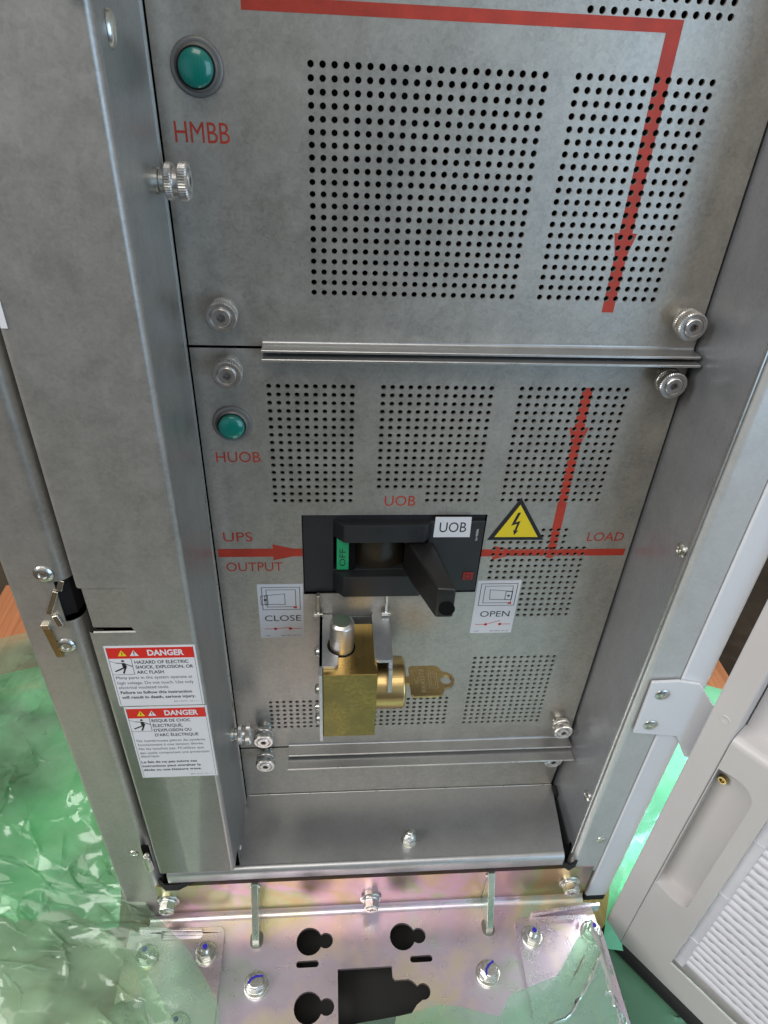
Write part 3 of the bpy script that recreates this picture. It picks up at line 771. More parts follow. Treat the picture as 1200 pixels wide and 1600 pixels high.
# yellow warning triangle
wt = sticker('warning_sign', 'yellow triangle with a black lightning bolt beside the breaker', 'warning sign', [(151.3, -352), (203.2, -352.2), (175.4, -306.2)], -0.15, 'ink')
g = MB(); g.prism([(157.6, -348.6), (197.2, -348.8), (175.8, -313.4)], F_front, -0.4, -0.55); part('yellow_field', g, 'yellow', wt, smooth=0)
g = MB(); P2 = [(176.9, -322.2), (171.2, -335.6), (175.0, -334.2), (172.9, -343.2), (179.4, -330.6), (175.8, -331.8)]
g.prism([(177.6, -321.6), (174.9, -321.8), (170.8, -336.0), (176.0, -333.9), (174.6, -341.2), (173.4, -340.8), (175.0, -346.6), (178.2, -341.2), (176.5, -341.4), (178.6, -330.6), (174.4, -332.4)], F_front, -0.56, -0.62)
part('lightning_bolt', g, 'ink', wt, smooth=0)

def pos_sticker(x0, z1, word, opened, label):
    z0 = z1 - 69.5; x1 = x0 + 42
    s_ = sticker('position_sticker', label, 'sticker', [(x0, z0), (x1, z0), (x1, z1), (x0, z1)], -0.15)
    g = MB(); w = -0.5
    frame_lines(g, x0 + 4, z1 - 32, x0 + 39, z1 - 4, 0.6, F_front, w)
    frame_lines(g, x0 + 8, z1 - 28.5, x0 + 35, z1 - 7, 0.55, F_front, w)
    if opened:
        pl = [(x0 + 13.2, z1 - 11.6), (x0 + 35.4, z1 - 13.8), (x0 + 35.4, z1 - 24.6), (x0 + 14.2, z1 - 24)]; dx = x0 + 32
    else:
        pl = [(x0 + 6.4, z1 - 14), (x0 + 25, z1 - 12), (x0 + 25, z1 - 25.5), (x0 + 6.4, z1 - 25)]; dx = x0 + 6.6
    for i in range(4): line(g, pl[i], pl[(i + 1) % 4], 0.55, F_front, w)
    if not opened: frame_lines(g, x0 + 2.8, z1 - 25.6, x0 + 9, z1 - 14.4, 0.6, F_front, w)
    else: frame_lines(g, x0 + 29, z1 - 24.6, x0 + 35.2, z1 - 14.2, 0.6, F_front, w)
    disc(g, dx, z1 - 19.5, 1.3, F_front, w)
    part('drawing', g, 'ink', s_, smooth=0, fix=False)
    a, b = (x0 + 5, x0 + 39.4) if not opened else (x0 + 7.4, x0 + 36.6)
    lettering(s_, word, a, b, z1 - 47, 7.4, 'ink', w)
    g = MB(); zl = z1 - 57.4
    line(g, (x0 + 4.4, zl), (x0 + 14.6, zl), 0.7, F_front, w); line(g, (x0 + 28.5, zl), (x0 + 39, zl), 0.7, F_front, w)
    disc(g, x0 + 14.6, zl, 1.7, F_front, w); disc(g, x0 + 28.8, zl, 1.7, F_front, w)
    line(g, (x0 + 14.6, zl), (x0 + 28.4, zl + (5.0 if opened else 1.6)), 0.7, F_front, w - 0.02)
    part('switch_symbol', g, 'red_ink', s_, smooth=0, fix=False); g = MB()
    g.prism([(x0 + 32.6, z1 - 30.4), (x0 + 36, z1 - 30.4), (x0 + 36, z1 - 28), (x0 + 32.6, z1 - 28)], F_front, w - 0.05, w - 0.08)
    part('trip_mark', g, 'red_ink', s_, smooth=0, fix=False)
    lettering(s_, 'UOB', x0 + 4.6, x0 + 8.6, z1 - 67.4, 1.6, 'grey_ink', w, name='fine_print')
    lettering(s_, '880-99951 00-C01', x0 + 20, x0 + 39, z1 - 67.4, 1.5, 'grey_ink', w, name='fine_print')
    return s_
pos_sticker(-56.8, -401.8, 'CLOSE', False, 'white sticker reading CLOSE with a switch drawing, left of the brass lock')
pos_sticker(149.3, -400.5, 'OPEN', True, 'white sticker reading OPEN with a switch drawing, right of the breaker lever')

def danger(name, label, x0, x1, z0, z1, band, lines, box, fine):
    Y = -106.15; w = Y - 0.35
    s_ = sticker(name, label, 'danger label', [(x0, z0), (x1, z0), (x1, z1), (x0, z1)], Y, 'white', 'danger labels on the left cover')
    g = MB(); g.prism([(x0 + 1.4, band[0]), (x1 - 1.6, band[0]), (x1 - 1.6, band[1]), (x0 + 1.4, band[1])], F_front, Y - 0.26, Y - 0.3)
    rb = part('red_band', g, 'red_label', s_, smooth=0)
    zb, zt = band; h = zt - zb
    lettering(rb, 'DANGER', x0 + 31.2, x0 + 58.4, zb + h * 0.26, h * 0.50, 'white', w, bold=0.035)
    g = MB()
    def tri(cx, mat): 
        q = MB(); poly(q, [(cx - 3.3, zb + h * 0.24), (cx + 3.3, zb + h * 0.24), (cx, zb + h * 0.78)], F_front, w); return q
    part('hazard_triangle', tri(x0 + 12.2, 0), 'yellow', rb, smooth=0, fix=False)
    part('hazard_triangle', tri(x0 + 21.2, 0), 'white', rb, smooth=0, fix=False)
    q = MB(); line(q, (x0 + 21.2, zb + h * 0.42), (x0 + 21.2, zb + h * 0.64), 0.7, F_front, w - 0.03); disc(q, x0 + 21.2, zb + h * 0.32, 0.4, F_front, w - 0.03, 8)
    line(q, (x0 + 12.6, zb + h * 0.62), (x0 + 11.8, zb + h * 0.44), 0.4, F_front, w - 0.03); line(q, (x0 + 11.8, zb + h * 0.44), (x0 + 12.6, zb + h * 0.46), 0.4, F_front, w - 0.03); line(q, (x0 + 12.6, zb + h * 0.46), (x0 + 12, zb + h * 0.30), 0.4, F_front, w - 0.03)
    part('hazard_mark', q, 'ink', rb, smooth=0, fix=False)
    bx0, bx1, bz0, bz1 = box
    q = MB(); line(q, (bx1, bz0), (bx1, bz1), 0.35, F_front, w); line(q, (bx0, bz0), (bx1, bz0), 0.35, F_front, w)
    line(q, (x0 + 1.4, z0 + 1.0), (x0 + 1.4, z1 - 1.4), 0.25, F_front, w); part('border', q, 'ink', s_, smooth=0, fix=False); q = MB(); line(q, (x1 - 1.6, z0 + 1.0), (x1 - 1.6, z1 - 1.4), 0.25, F_front, w)
    part('border', q, 'ink', s_, smooth=0, fix=False); q = MB()
    W_, H_ = bx1 - bx0, bz1 - bz0
    def pt(a, b): return (bx0 + a * W_, bz0 + b * H_)
    disc(q, *pt(0.60, 0.86), 1.15, F_front, w, 12)
    poly(q, [pt(0.52, 0.72), pt(0.66, 0.74), pt(0.74, 0.52), pt(0.66, 0.40), pt(0.54, 0.46)], F_front, w)
    for a, b, t_ in (((0.62, 0.72), (0.96, 0.52), 0.8), ((0.56, 0.72), (0.30, 0.74), 0.8), ((0.30, 0.74), (0.02, 0.86), 0.35), ((0.62, 0.45), (0.18, 0.22), 1.3), ((0.66, 0.45), (0.52, 0.10), 1.3)):
        line(q, pt(*a), pt(*b), t_, F_front, w - 0.02)
    part('shock_pictogram', q, 'ink', s_, smooth=0, fix=False)
    for mat, bold, nm in (('ink', 0.012, 'heading'), ('grey_ink', 0.0, 'body_text'), ('ink', 0.018, 'warning_text'), ('pale_ink', 0, 'fine_print')):
        q = MB()
        for s, a, b, z, cap, kind in lines:
            if kind == nm: text(q, s, a, b, z, cap, F_front, w, bold)
        part(nm, q, mat, s_, smooth=0, fix=False)
    return s_
danger('danger_label', 'white English danger label headed by hazard of electric shock, upper of the two', -159.6, -92.2, -437.2, -367.9, (-381.5, -369.8),
       [('HAZARD OF ELECTRIC', -139.6, -99, -387.5, 3.5, 'heading'), ('SHOCK, EXPLOSION, OR', -139.6, -96, -393, 3.5, 'heading'), ('ARC FLASH', -139.6, -119.2, -398.8, 3.5, 'heading'),
        ('Many parts in the system operate at', -156.4, -98.2, -404.7, 3.3, 'body_text'), ('high voltage. Do not touch. Use only', -156.4, -97.8, -410.8, 3.3, 'body_text'), ('electrical insulated tools.', -156.4, -117.6, -416.2, 3.3, 'body_text'),
        ('Failure to follow this instruction', -156, -100.4, -422.2, 3.2, 'warning_text'), ('will result in death, serious injury.', -156, -98.2, -428, 3.2, 'warning_text'), ('880-102732_ REV.1.1', -116, -96.6, -433.4, 1.7, 'fine_print')],
       (-158, -141.6, -399.4, -381.7), None)
danger('danger_label', 'white French danger label headed by risque de choc, lower of the two', -157, -91, -536, -438.6, (-453, -441),
       [('RISQUE DE CHOC', -137.4, -106, -458.4, 3.7, 'heading'), ('ÉLECTRIQUE,', -137.4, -113, -464.9, 3.7, 'heading'), ("D'EXPLOSION OU", -137.4, -106.6, -471, 3.7, 'heading'), ("D'ARC ÉLECTRIQUE", -137.4, -101.6, -477.4, 3.7, 'heading'),
        ('De nombreuses pièces du système', -153.7, -96.8, -484.6, 3.2, 'body_text'), ('fonctionnent à une tension élevée.', -153.7, -98.4, -490, 3.2, 'body_text'), ("Ne les touchez pas. N'utilisez que", -153.7, -99, -495.6, 3.2, 'body_text'), ('des outils comportant une protection', -153.7, -95, -501.4, 3.2, 'body_text'), ('électrique.', -153.7, -137.8, -506.1, 3.2, 'body_text'),
        ('Le fait de ne pas suivre ces', -154.6, -107, -514.4, 3.1, 'warning_text'), ('instructions peut entraîner le', -154.6, -104.4, -520.2, 3.1, 'warning_text'), ('décès ou une blessure grave.', -154.6, -104.2, -525.9, 3.1, 'warning_text'), ('880-102732_ REV.1.1', -114.6, -95.6, -533.3, 1.7, 'fine_print')],
       (-155.4, -138.9, -470.2, -453), None)

tp = MB(); tp.box(-166.2, -162.6, -106.5, -106.15, -122, -106); tag(part('paper_tape', tp, 'white', None, smooth=0, loc=(-164, -106, -122)), 'small white paper tape end on the left edge of the galvanised cover', 'tape')

# ------------------------------------------------------------------ brass key interlock
lk = thing('key_lock', 'brass key interlock with a steel bolt standing out of its top', 'lock', (28, -44, -528))
BX0, BX1, BY0, BY1, BZ0, BZ1 = 3.4, 52, -75, -12, -528, -442.5
g = MB(); g.box(BX0, BX1, BY0, BY1, BZ0, BZ1)
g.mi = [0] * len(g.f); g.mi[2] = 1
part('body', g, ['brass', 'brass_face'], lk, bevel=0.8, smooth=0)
g = MB(); g.lathe([(10.9, -2), (10.9, 30.5), (10.4, 31.6), (8.2, 33.8), (0, 33.9)], up_at(20.8, -42, -442.5), 44); part('bolt', g, 'pin', lk, smooth=20)
g = MB(); g.lathe([(12.4, 0.05), (11.8, 0.12), (10.9, 0.1)], up_at(20.8, -42, -442.5), 44); g.f = g.f[:-2]; g.mi = g.mi[:-2]; part('bolt_shade', g, 'void', lk)  # black ring on the brass, painting the shaded gap around the bolt
g = MB(); g.lathe([(24.5, 0), (24.5, 25.5), (23.9, 27.2), (22.4, 28.2), (8, 28.2), (7.6, 27.6), (0, 27.6)], side_at(52, -43, -490), 60); part('cylinder', g, 'brass_round', lk)
# steel bracket
g = MB()
Zb = -442.3; tt = 3.2
g.prism([(BX0 - 3.1, -78), (BX0 - 3.1, -4), (BX0 - 0.1, -4), (BX0 - 0.1, -78)], F_xyz, -530.5, Zb + tt)
tabL = [(0.35, -67.5)] + arc(13.2, -63.5, 4, 270, 350, 4) + [(17.3, -57)] + arc(20.8, -42, 13.4, 256, 128, 12) + [(12.6, -3.2), (11.6, -2.4), (0.35, -2.4)]
g.prism(tabL, F_xyz, Zb, Zb + tt)
part('bracket', g, 'bracket', lk, bevel=0.7, smooth=0)
g = MB()
tabR = rrect(50, -62, 66.4, -0.6, 4.2)
g.prism(tabR, F_xyz, Zb + 0.1, Zb + tt + 0.1)
g.box(62.6, 66.2, -60.5, -3, -466, Zb + 0.2); g.box(62.4, 66.0, -66.5, -60.6, -477, -447.5)
g.box(0.4, 64, -2.2, -0.4, -530, Zb - 0.4)
part('bracket', g, 'bracket', lk, bevel=0.9, smooth=0)
g = MB(); g.box(0.4, 63.4, -1.6, -0.5, -442, -413.5); part('back_plate', g, 'panel', lk)
for x in (-0.8, 63.6):
    g = MB(); g.box(x - 1.4, x + 1.4, -6, -0.6, -438, -412.6); g.box(x - 4.6, x + 4.6, -8, -5, -437.5, -434); g.lathe([(3, 0), (2.6, 2), (0, 2.4)], face_at(x, -5.5, -435.5), 14)
    part('clip', g, 'zinc', lk, bevel=0.5)
for z, y in ((-456, -34), (-487, -52), (-497, -64), (-519, -60)):
    r = 4.6 if z != -497 else 3.4
    g = MB(); g.lathe([(r + 1.2, 0), (r + 1.2, 0.8), (r, 1.0), (r, 2.6), (r * 0.7, 4.2), (0, 4.6)], side_at(0.2, y, z, -1), 24)
    part('screw', g, 'zinc', lk)
# key
ky = thing('key', 'flat stamped brass key inserted in the lock cylinder', 'key', (82, -43, -490))
g = MB(); kz = -490; t_ = 3.0
bow = [(86, -60), (89, -62), (112, -62), (116, -60), (118.5, -53.5)] + arc(119.5, -43, 9.8, -80, 80, 12) + [(118.5, -32.5), (116, -27), (112, -25), (89, -25), (86.5, -27)]
bow += [(86.5, -37.5), (79, -38.5), (79, -46), (86, -47)]
hole = arc(121, -43, 5.4, 360, 20, 17)
g.prism([bow, hole], F_xyz, kz - t_ / 2, kz + t_ / 2)
kb = part('bow', g, 'key', ky, bevel=0.6, smooth=0)
g = MB()
fk = lambda u, v, w: (v, -u, w)
def krot(u, v, w): return (v, u, w)
g = MB(); text(g, 'RK43273', -57.5, -30, -100.5, 4.2, lambda u, v, w: (-v, u, w), kz + t_ / 2 + 0.06)
frame_lines(g, 104.5, -53, 112.5, -35, 0.5, F_xyz, kz + t_ / 2 + 0.06); frame_lines(g, 106.5, -50, 110.5, -38, 0.4, F_xyz, kz + t_ / 2 + 0.06)
text(g, 'IC', -46.5, -40.5, -94.3, 3.6, lambda u, v, w: (-v, u, w), kz + t_ / 2 + 0.06)
part('stamping', g, 'keymark', kb, smooth=0, fix=False)

# ------------------------------------------------------------------ iridescent base bracket
bb = thing('mounting_bracket', 'iridescent chromated steel base bracket with keyhole cutouts', 'bracket', (60, -84, -850))
g = MB()
g.sweep([(-84, -842)] + arc(-92, -842, 8, 0, -90, 6)[1:], lambda u, v, w: (w, u, v), -202, 321)
outer = [(-202, -92), (-202, -420), (330, -420), (330, -92)]
def keyhole(x, y, R, r, d):
    a = math.degrees(math.acos(min(1, (R * R + d * d - r * r) / (2 * R * d))))
    b = math.degrees(math.acos(max(-1, min(1, (d * d + r * r - R * R) / (2 * d * r)))))
    return arc(x, y, R, a, 360 - a, 18) + arc(x + d, y, r, -180 + b, 180 - b, 10)
holes = [keyhole(-15, -119, 15, 8.5, 19), keyhole(94, -119, 15, 8.5, 19), keyhole(-15, -185, 15.5, 8.5, 20),
         rrect(-29.5, -146, -4, -139, 3.4), rrect(100.5, -147, 126.5, -140, 3.4)]
sq = [(17.5, -205), (17.5, -149.3), (79, -149.3), (79, -160), (81.5, -163.3), (96, -163.3)] + arc(93, -177, 14.2, 78, 42, 5) + arc(112, -176, 8.2, 135, -100, 10) + [(104, -188), (97, -196), (80, -198), (78, -205)]
holes.append(sq)
g.prism([outer] + [h[::-1] for h in holes], F_xyz, -850, -854)
part('plate', g, 'chromate', bb, smooth=30)
g = MB(); g.sweep([(-80, -779), (-84, -779), (-84, -842)], lambda u, v, w: (w, u, v), -202, 321); part('upright', g, 'chromate_gold', bb, smooth=30)
for x in (-76, 197):
    g = MB(); g.prism([(-84.4, -776), (-88, -776), (-94, -786), (-120, -838), (-122, -852), (-84.4, -852)], F_side, x - 3.8, x + 3.8)
    part('gusset', g, 'chromate_green', bb, bevel=0.6, smooth=0)
    g = MB(); g.lathe([(5.6, 0.1), (5.4, 1.4), (2.5, 2.2)], face_at(x, -84, -786), 16); part('weld', g, 'zinc', bb); g = MB(); g.prism(rrect(x - 7.5, -124, x + 7.5, -104, 7), F_xyz, -849.9, -849.6)
    part('slot', g, 'socket', bb)
g = MB(); g.box(-201, 320, -79, -77, -852, -782); part('backing', g, 'void', bb)
g = MB(); g.box(-60, 150, -225, -95, -880, -878); part('cutout_shade', g, 'rubber', bb)  # added black sheet that makes the plate cutouts look shaded

def corner(label, pts, slots):
    t = thing('corner_plate', label, 'corner plate', (sum(p[0] for p in pts) / len(pts), sum(p[1] for p in pts) / len(pts), -850), 'corner plates on the base bracket')
    g = MB(); g.prism([pts] + slots, F_xyz, -849.9, -844); part('plate', g, 'chromate_pale', t, bevel=0.6, smooth=0)
    return t
cl_ = corner('chromated corner plate partly under the left green film', [(-222, -420), (-222, -100), (-120, -100)] + arc(-120, -107, 7, 90, 0, 4) + [(-112.5, -420)], [rrect(-185, -112, -138, -99.8 - 3, 4)])
cr_ = corner('chromated corner plate partly under the right green film', [(332, -420), (332, -128), (318, -108), (234, -108)] + arc(236, -115, 7, 90, 180, 4) + [(225, -420)], [rrect(272, -124, 306, -113, 5)])
g = MB(); g.prism([(250, -104.5), (336, -98), (336, -102), (250, -108)], F_xyz, -849.8, -836); part('upstand', g, 'chromate_pale', cr_, bevel=0.5, smooth=0)
g = MB(); g.prism([(-210, -99), (-138, -103), (-138, -106.5), (-210, -103)], F_xyz, -849.8, -838); part('upstand', g, 'chromate_pale', cl_, bevel=0.5, smooth=0)

# bolts
def hexagon(r, rot=0): return [(r * math.cos(PI / 3 * i + rot), r * math.sin(PI / 3 * i + rot)) for i in range(6)]
def make_bolt(vertical):
    t = thing('hex_bolt', '', 'bolt', (0, 0, 0), 'hex bolts in the upright face of the base bracket' if vertical else 'flanged hex bolts on the base bracket')
    fr = (lambda u, v, w: (u, -w, v)) if vertical else (lambda u, v, w: (u, v, w))
    g = MB(); g.lathe([(11.5, 0), (11.5, 2.0), (10.8, 2.6), (9.2, 2.8)], fr, 32); part('washer', g, 'zinc', t)
    g = MB(); g.lathe([(9.6, 2.7), (9.4, 4.6), (8.2, 5.2)], fr, 24); g.prism(hexagon(8.6, 0.35), fr, 4.8, 12.5); g.lathe([(7.2, 12.4), (6.6, 13.2), (3, 13.4), (0, 13.2)], fr, 24)
    h = part('head', g, 'zinc', t, bevel=0.5, smooth=30)
    q = MB()
    if vertical:
        line(q, (-4.5, 0.5), (4.5, -0.5), 0.9, fr, 13.55); line(q, (-1, -2.5), (1.2, 2.2), 0.8, fr, 13.55); part('marking', q, 'ink', h, smooth=0, fix=False)
    else:
        pts_ = [(-6.2, -0.8), (-3, 1.6), (1, 2.4), (6.2, 1.6)]
        for a, b in zip(pts_, pts_[1:]): line(q, a, b, 1.8, fr, 13.6)
        part('paint_mark', q, 'blue_pen', h, smooth=0, fix=False)
    return t
bv = make_bolt(True)
for i, (x, z, lb) in enumerate([(-176, -808, 'hex bolt at the left end of the upright bracket face'), (57.5, -826, 'hex bolt at the middle of the upright bracket face'), (297, -810, 'hex bolt at the right end of the upright bracket face')]):
    if i == 0: bv.scale = (1.12,) * 3; bv.location = Vector((x, -84, z)) * MM; bv['label'] = lb
    else: dup(bv, (x, -84, z), 0, lb)
bh = make_bolt(False)
for i, (x, y, r, lb) in enumerate([(-72.5, -161, 0.2, 'flanged hex bolt with a blue mark, left of the keyholes'), (187.5, -163, 0.7, 'flanged hex bolt with a blue mark, right of the square cutout')]):
    if i == 0: bh.scale = (1.22,) * 3; bh.location = Vector((x, y, -850)) * MM; bh.rotation_euler = (0, 0, r); bh['label'] = lb
    else: dup(bh, (x, y, -850), r, lb)
def make_nut():
    t = thing('hex_nut', '', 'nut', (0, 0, 0), 'hex nuts on the corner plates'); fr = lambda u, v, w: (u, v, w)
    g = MB(); g.lathe([(10.4, 0), (10.4, 1.8), (9.6, 2.4), (8.4, 2.5)], fr, 28); part('washer', g, 'zinc', t)
    g = MB(); g.prism([hexagon(7.8, 0.2), arc(0, 0, 4.2, 0, -340, 17)], fr, 2.5, 9); part('nut_body', g, 'zinc', t, bevel=0.5, smooth=30)
    g = MB(); pr = [(4.4, 2.5)]
    for k in range(5): pr += [(4.4, 9 + k * 1.1), (3.8, 9.55 + k * 1.1)]
    pr += [(3.6, 14.8), (0, 15)]; g.lathe(pr, fr, 20); s_ = part('stud', g, 'zinc', t, smooth=20)
    q = MB(); disc(q, 0.4, 0.3, 2.4, fr, 15.06, 9); part('paint_mark', q, 'blue_pen', s_, smooth=0, fix=False)
    return t
nt = make_nut()
for i, (x, y, lb) in enumerate([(-131, -128.5, 'hex nut on the left corner plate, just right of the film edge'), (245.5, -130, 'hex nut on the right corner plate, beside the film'), (318, -128, 'hex nut on the right corner plate, under the film near the door'), (-196, -128, 'hex nut on the left corner plate, under the pale film'), (-150, -196, 'hex nut under the pale film near the bottom edge of the picture')]):
    if i == 0: nt.scale = (1.2,) * 3; nt.location = Vector((x, y, -844)) * MM; nt['label'] = lb
    else: dup(nt, (x, y, -844), i * 0.5, lb)
# stud on the shelf
st = thing('cap_nut', 'small bright zinc nut and stud standing on the cabinet shelf', 'nut', (100, -64, -738.4))
g = MB(); g.lathe([(9.4, 0), (9.4, 1.4), (8.4, 2.0)], up_at(100, -64, -738.4), 28); part('washer', g, 'zinc', st)
g = MB(); g.prism(hexagon(8.2, 0.4), up_at(100, -64, -738.4), 2.0, 11.5); g.lathe([(7.2, 11.4), (6.8, 14.0), (5.2, 15.6), (4.0, 16), (3.8, 18.5), (3.0, 19.4), (0, 19.5)], up_at(100, -64, -738.4), 20); part('nut_body', g, 'zinc', st, bevel=0.6)

# ------------------------------------------------------------------ hinge plate and open door
hp = thing('hinge_plate', 'white chamfered hinge plate screwed to the right post', 'hinge plate', (330, -86, -560))
g = MB()
g.prism([(297.5, -447.5), (299, -519.5), (344, -526.5), (362, -560), (378, -566), (378, -486), (371, -488), (343.5, -451), (324, -446.5)], F_front, -87.6, -84.6)
part('plate', g, 'white_paint', hp, bevel=0.9, smooth=0)
for x, z in ((311.6, -463.5), (312.4, -507)):
    g = MB(); g.lathe([(6.8, 0), (6.6, 0.8), (5.2, 1.6), (2.4, 1.7), (2.1, 0.4), (0, 0.4)], face_at(x, -87.6, z), 26); part('screw', g, 'zinc', hp)

DA = math.atan2(-0.80346856, 0.59534719)
dr = thing('cabinet_door', 'open grey painted door with a handle pocket and white grille', 'door', (0, 0, 0))
dr.location = Vector((355, -100, 0)) * MM; dr.rotation_euler = (0, 0, DA)
ZD = -895
def F_door(u, v, w): return (u, w, v)
g = MB(); g.box(0, 25, 0, 42, ZD, ZT); part('frame', g, 'door_paint', dr, bevel=1.4, smooth=40)
g = MB(); g.box(26, 520, 24, 42, -490, ZT); g.box(26, 78, 30, 42, ZD, -491); g.box(78, 520, 30, 42, ZD, -851); part('skin', g, 'door_paint', dr, bevel=0.8, smooth=0)
pock = arc(42, -561, 15, 180, 90, 6)[:1]
pocket = [(26.6, -742), (26.6, -530)] + arc(44, -547, 20, 100, 10, 8) + [(64, -730)] + arc(54, -735, 10, 0, -80, 6) + [(45, -746)]
lin_o = [(25.6, ZD), (520, ZD), (520, -494), (25.6, -494)]
g = MB(); g.prism([lin_o, pocket[::-1], [(79, -848.5), (79, -522), (466, -522), (466, -848.5)]], F_door, 0, 2.4)
g.sweep([(2.4, -494.0)] + [(-0.0, -494)] + [(p[0], p[1]) for p in arc(8, -494, 8, 180, 90, 6)] + [(24, -486)], lambda u, v, w: (w, u, v), 25.6, 520)
lin = part('liner', g, 'door_paint', dr, bevel=0, smooth=40)
g = MB()
g.prism(pocket, F_door, 2.3, 17, cap_a=False)
pk = part('handle_pocket', g, 'door_paint', dr, smooth=30)
g = MB(); g.lathe([(5.0, 0), (4.8, 1.6), (4.2, 2.4), (2.6, 2.4), (2.4, 0.6), (0, 0.6)], lambda u, v, w: (32.5 + u, 15 - w * 1.6, -553 + v), 22); part('screw', g, 'key', dr)
g = MB(); g.lathe([(4.6, 0), (4.2, 0.6), (3.2, 0.2), (0, 0.1)], lambda u, v, w: (13 + u, -w, -472 + v), 22); part('plug', g, 'door_paint', dr)
g = MB(); g.box(79, 90, 7, 9, -848.5, -522)
for z in (-590, -690, -790): g.box(79, 90, 5.6, 7, z, z + 3)
part('grille_frame', g, 'grille', dr, bevel=0.4, smooth=0)
g = MB(); n_ = 27; pz = 12.0
for i in range(n_):
    z = -842 + i * pz
    pr = arc(z + 4.6, 8, 4.7, 180, 360, 8)
    def ribfr(u, v, w): return (w, v, u)
    g.sweep([(a, 11 - (8 - b) * 0.8) for a, b in pr], ribfr, 90, 466)
    g.quad((90, 10, z + 8.6), (466, 10, z + 8.6), (466, 10.6, z + 12.3), (90, 10.6, z + 12.3))
    off = 0 if i % 2 else 7
    g.cur = 1
    for k in range(28):
        u0 = 100 + off + k * 14 - 7 + random.uniform(-1, 1)
        if u0 > 458 or u0 < 92 or random.random() < 0.2: continue
        g.add([(u0, 9.2, z + 9.0), (u0 + 4.6, 9.2, z + 9.0), (u0 + 7.0, 8.6, z + 11.6), (u0 + 1.6, 8.6, z + 11.6)], [(0, 1, 2, 3)])  # white lozenges stand in for light showing through the grille openings
    g.cur = 0
part('grille', g, ['grille', 'lozenge_light'], dr, smooth=40)
dr_skin = None
g = MB(); g.sweep(arc(0, 0, 12, 0, 360, 16), lambda u, v, w: (w, 9.5 + u * 1.2, ZD - 15 + v * 1.3), 0.5, 520); g.prism(arc(0, 0, 12, 0, 340, 17), lambda u, v, w: (w, 9.5 + u * 1.2, ZD - 15 + v * 1.3), 0.4, 1.0)
part('gasket', g, 'rubber', dr, smooth=40)

# ------------------------------------------------------------------ crumpled plastic film
def film(name, label, mat, npts, fn, amp, seed, ncrease=40, lean=1.3, rough=1.0):
    """a thin sheet: soft broad folds over the resting surface fn, pinched here and there into crisp creases"""
    rnd = random.Random(seed); off = Vector((seed * 13.7, seed * 5.1, seed * 3.3))
    Wd = (Vector(fn(1, .5)) - Vector(fn(0, .5))).length; Hd = (Vector(fn(.5, 1)) - Vector(fn(.5, 0))).length
    P2 = []; ht = {}
    n_e = int(npts ** 0.5 * 1.3)
    for i in range(n_e):
        t = i / n_e
        P2 += [(t * Wd, 0), (Wd, t * Hd), (Wd - t * Wd, Hd), (0, Hd - t * Hd)]
    for i in range(npts): P2.append((rnd.uniform(0.01, 0.99) * Wd, rnd.uniform(0.01, 0.99) * Hd))
    for c in range(ncrease):
        x, y = rnd.uniform(0.03, 0.97) * Wd, rnd.uniform(0.03, 0.97) * Hd
        th = lean + rnd.gauss(0, 0.55); n = rnd.randint(5, 22); bend = rnd.uniform(-0.05, 0.05); wid = rnd.uniform(1.8, 4.5); h = wid * rnd.uniform(0.9, 1.7)
        for k in range(n):
            th += bend + rnd.gauss(0, 0.10); x += math.cos(th) * 6; y += math.sin(th) * 6
            if not (0.02 * Wd < x < 0.98 * Wd and 0.02 * Hd < y < 0.98 * Hd): break
            env = math.sin(PI * (k + 0.7) / (n + 0.4)); nx, ny = -math.sin(th), math.cos(th)
            for o_, hh in ((-wid, 0), (0, h * env), (wid, 0)):
                ht[len(P2)] = hh; P2.append((x + nx * o_, y + ny * o_))
    tv, te, tf, ov, *_r = geometry.delaunay_2d_cdt([Vector(p) for p in P2], [], [], 0, 1e-4)
    vs = []; AB = []
    for i, p in enumerate(tv):
        a = min(1, max(0, p[0] / Wd)); b = min(1, max(0, p[1] / Hd))
        AB.append((a, b))
        edge = min(1, min(a, 1 - a, b, 1 - b) * 14) * 0.8 + 0.2
        q = Vector(fn(a, b)); w = q * 0.007 + off
        z = noise.noise(w) * 1.5 + noise.noise(w * 2.3) * 0.9 + noise.noise(w * 6) * 0.22
        hh = max([ht.get(k, -1) for k in ov[i]] + [-1])
        jit = rnd.uniform(-0.15, 0.15) * rough if hh < 0 else 0
        vs.append((q.x + noise.noise(w + Vector((7, 0, 0))) * amp * 0.6 * edge, q.y + noise.noise(w + Vector((0, 7, 0))) * amp * 0.6 * edge, q.z + ((z + jit) * amp) * edge + max(0, hh)))
    def flat_sliver(f):                                    # degenerate triangle lying along one border
        return any(all(abs(AB[i][k] - e) < 1e-3 for i in f) for k in (0, 1) for e in (0, 1))
    g = MB(); g.add(vs, [tuple(f) for f in tf if not flat_sliver(f)])
    c = vs[len(vs) // 2]
    o = part(name, g, mat, None, smooth=60, loc=(c[0], c[1], min(v[2] for v in vs)), fix=False)
    return tag(o, label, 'plastic film', 'green packing film around the cabinet foot')
def lerp(a, b, t): return tuple(a[k] + (b[k] - a[k]) * t for k in range(3))
def rail(pts, t):
    n = len(pts) - 1; k = min(int(t * n), n - 1); return lerp(pts[k], pts[k + 1], t * n - k)
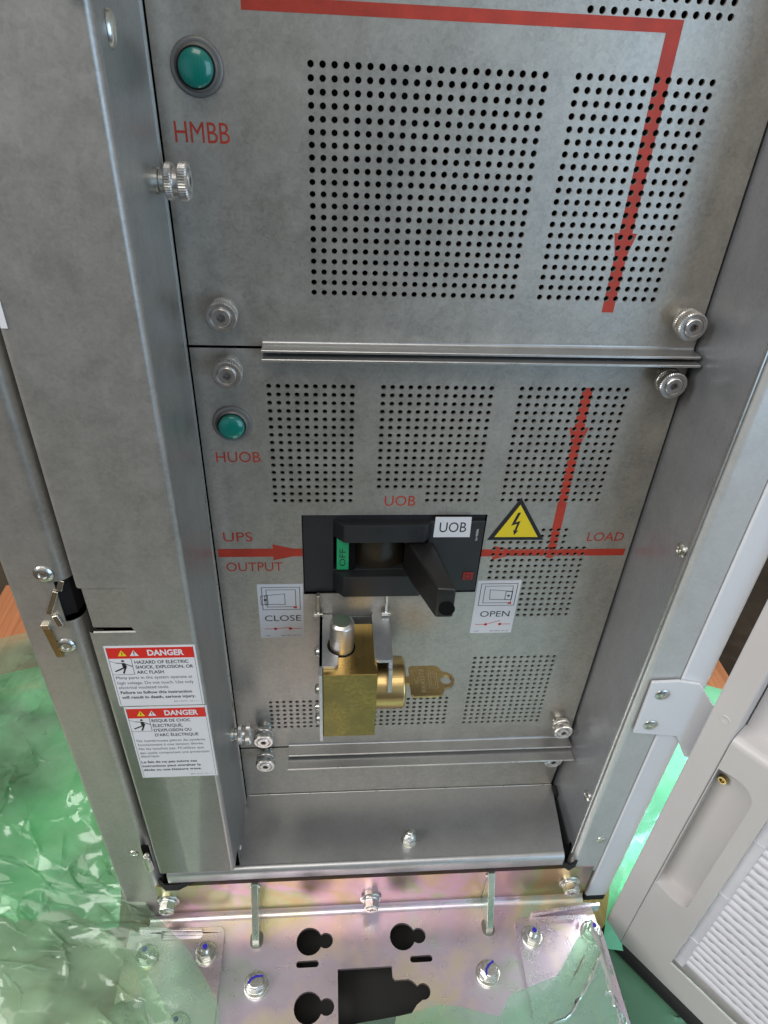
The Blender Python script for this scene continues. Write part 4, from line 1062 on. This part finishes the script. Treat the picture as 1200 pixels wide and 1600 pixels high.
# left: from behind the post down over the bracket
RL = [(-262, 540, -895), (-250, 180, -800), (-238, 20, -740), (-228, -60, -790), (-196, -92, -818), (-150, -130, -822), (-108, -182, -826), (-100, -240, -830), (-96, -360, -832), (-80, -620, -836)]
LL = [(-900, 300, -905), (-800, 200, -890), (-640, 90, -840), (-580, -20, -790), (-540, -90, -790), (-520, -150, -800), (-480, -220, -820), (-460, -280, -830), (-440, -360, -835), (-420, -640, -840)]
def left(dz): return lambda a, b: tuple(Vector(lerp(rail(RL, b), rail(LL, b), a)) + Vector((0, 0, dz)))
film('packing_film', 'crumpled translucent green film over the left foot of the cabinet', 'film', 1500, left(0), 18, 1, 90, 1.7)
RL2 = [(-270, 430, -905), (-262, 170, -850), (-252, 40, -820), (-242, -40, -830), (-236, -92, -846)]
LL2 = [(-900, 240, -908), (-800, 220, -905), (-700, 60, -895), (-600, -60, -890), (-500, -150, -880)]
film('packing_film', 'deep green bunched folds of film behind the left post', 'film_deep', 900, lambda a, b: lerp(rail(RL2, b), rail(LL2, b), a), 20, 2, 60, 1.2)
RL3 = [(-300, -70, -850), (-232, -110, -838), (-190, -150, -838), (-150, -200, -838), (-140, -330, -838)]
LL3 = [(-620, -90, -850), (-540, -140, -845), (-500, -200, -845), (-480, -280, -845), (-460, -420, -845)]
film('packing_film', 'pale lower layer of film wrinkled over the left corner plate', 'film_pale', 500, lambda a, b: lerp(rail(RL3, b), rail(LL3, b), a), 11, 6, 30, 1.5)
# right front: over the corner plate and under the door
TB = [(20, -208, -834), (82, -203, -832), (128, -194, -830), (150, -199, -826), (190, -210, -828), (202, -192, -822), (262, -176, -824), (292, -142, -820), (314, -122, -815), (326, -124, -835), (337, -114, -860), (345, -108, -890)]
BBt = [(10, -640, -838), (90, -640, -838), (140, -640, -838), (170, -640, -838), (210, -640, -838), (250, -640, -842), (300, -640, -850), (330, -640, -870), (340, -640, -885), (350, -640, -900)]
film('packing_film', 'translucent green film lying over the right corner plate, below the door', 'film_front', 1600, lambda a, b: tuple(Vector(lerp(rail(TB, a), rail(BBt, a), b)) - Vector((0, 0, 5))), 9, 3, 110, 0.5)
TF = [(336, -92, -915), (352, -90, -928), (450, -110, -931), (640, -150, -932)]
BF = [(338, -640, -905), (380, -640, -922), (500, -620, -930), (720, -560, -931)]
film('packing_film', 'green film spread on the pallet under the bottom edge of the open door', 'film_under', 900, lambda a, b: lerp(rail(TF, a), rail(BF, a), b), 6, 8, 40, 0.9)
# behind the door, right of the cabinet
TC = [(358, 250, -760), (362, 160, -720), (364, 80, -680), (366, 10, -700), (366, -40, -790), (360, -84, -868), (345, -125, -900)]
TD = [(760, 250, -905), (740, 160, -900), (720, 60, -900), (680, -20, -900), (600, -80, -905), (560, -110, -912), (540, -150, -918)]
film('packing_film', 'bright green film standing between the right post and the door', 'film_backlit', 500, lambda a, b: lerp(rail(TC, b), rail(TD, b), a), 10, 4, 30, 0.8)

# washer bolted to the pallet at the right
g = MB(); g.lathe([(15, 0), (15, 2.5), (11, 3), (7, 4.5), (0, 5)], up_at(705, 340, -935), 28)
tag(part('washer', g, 'zinc', None, loc=(705, 340, -935)), 'round grey washer on the orange pallet, right of the cabinet', 'washer')
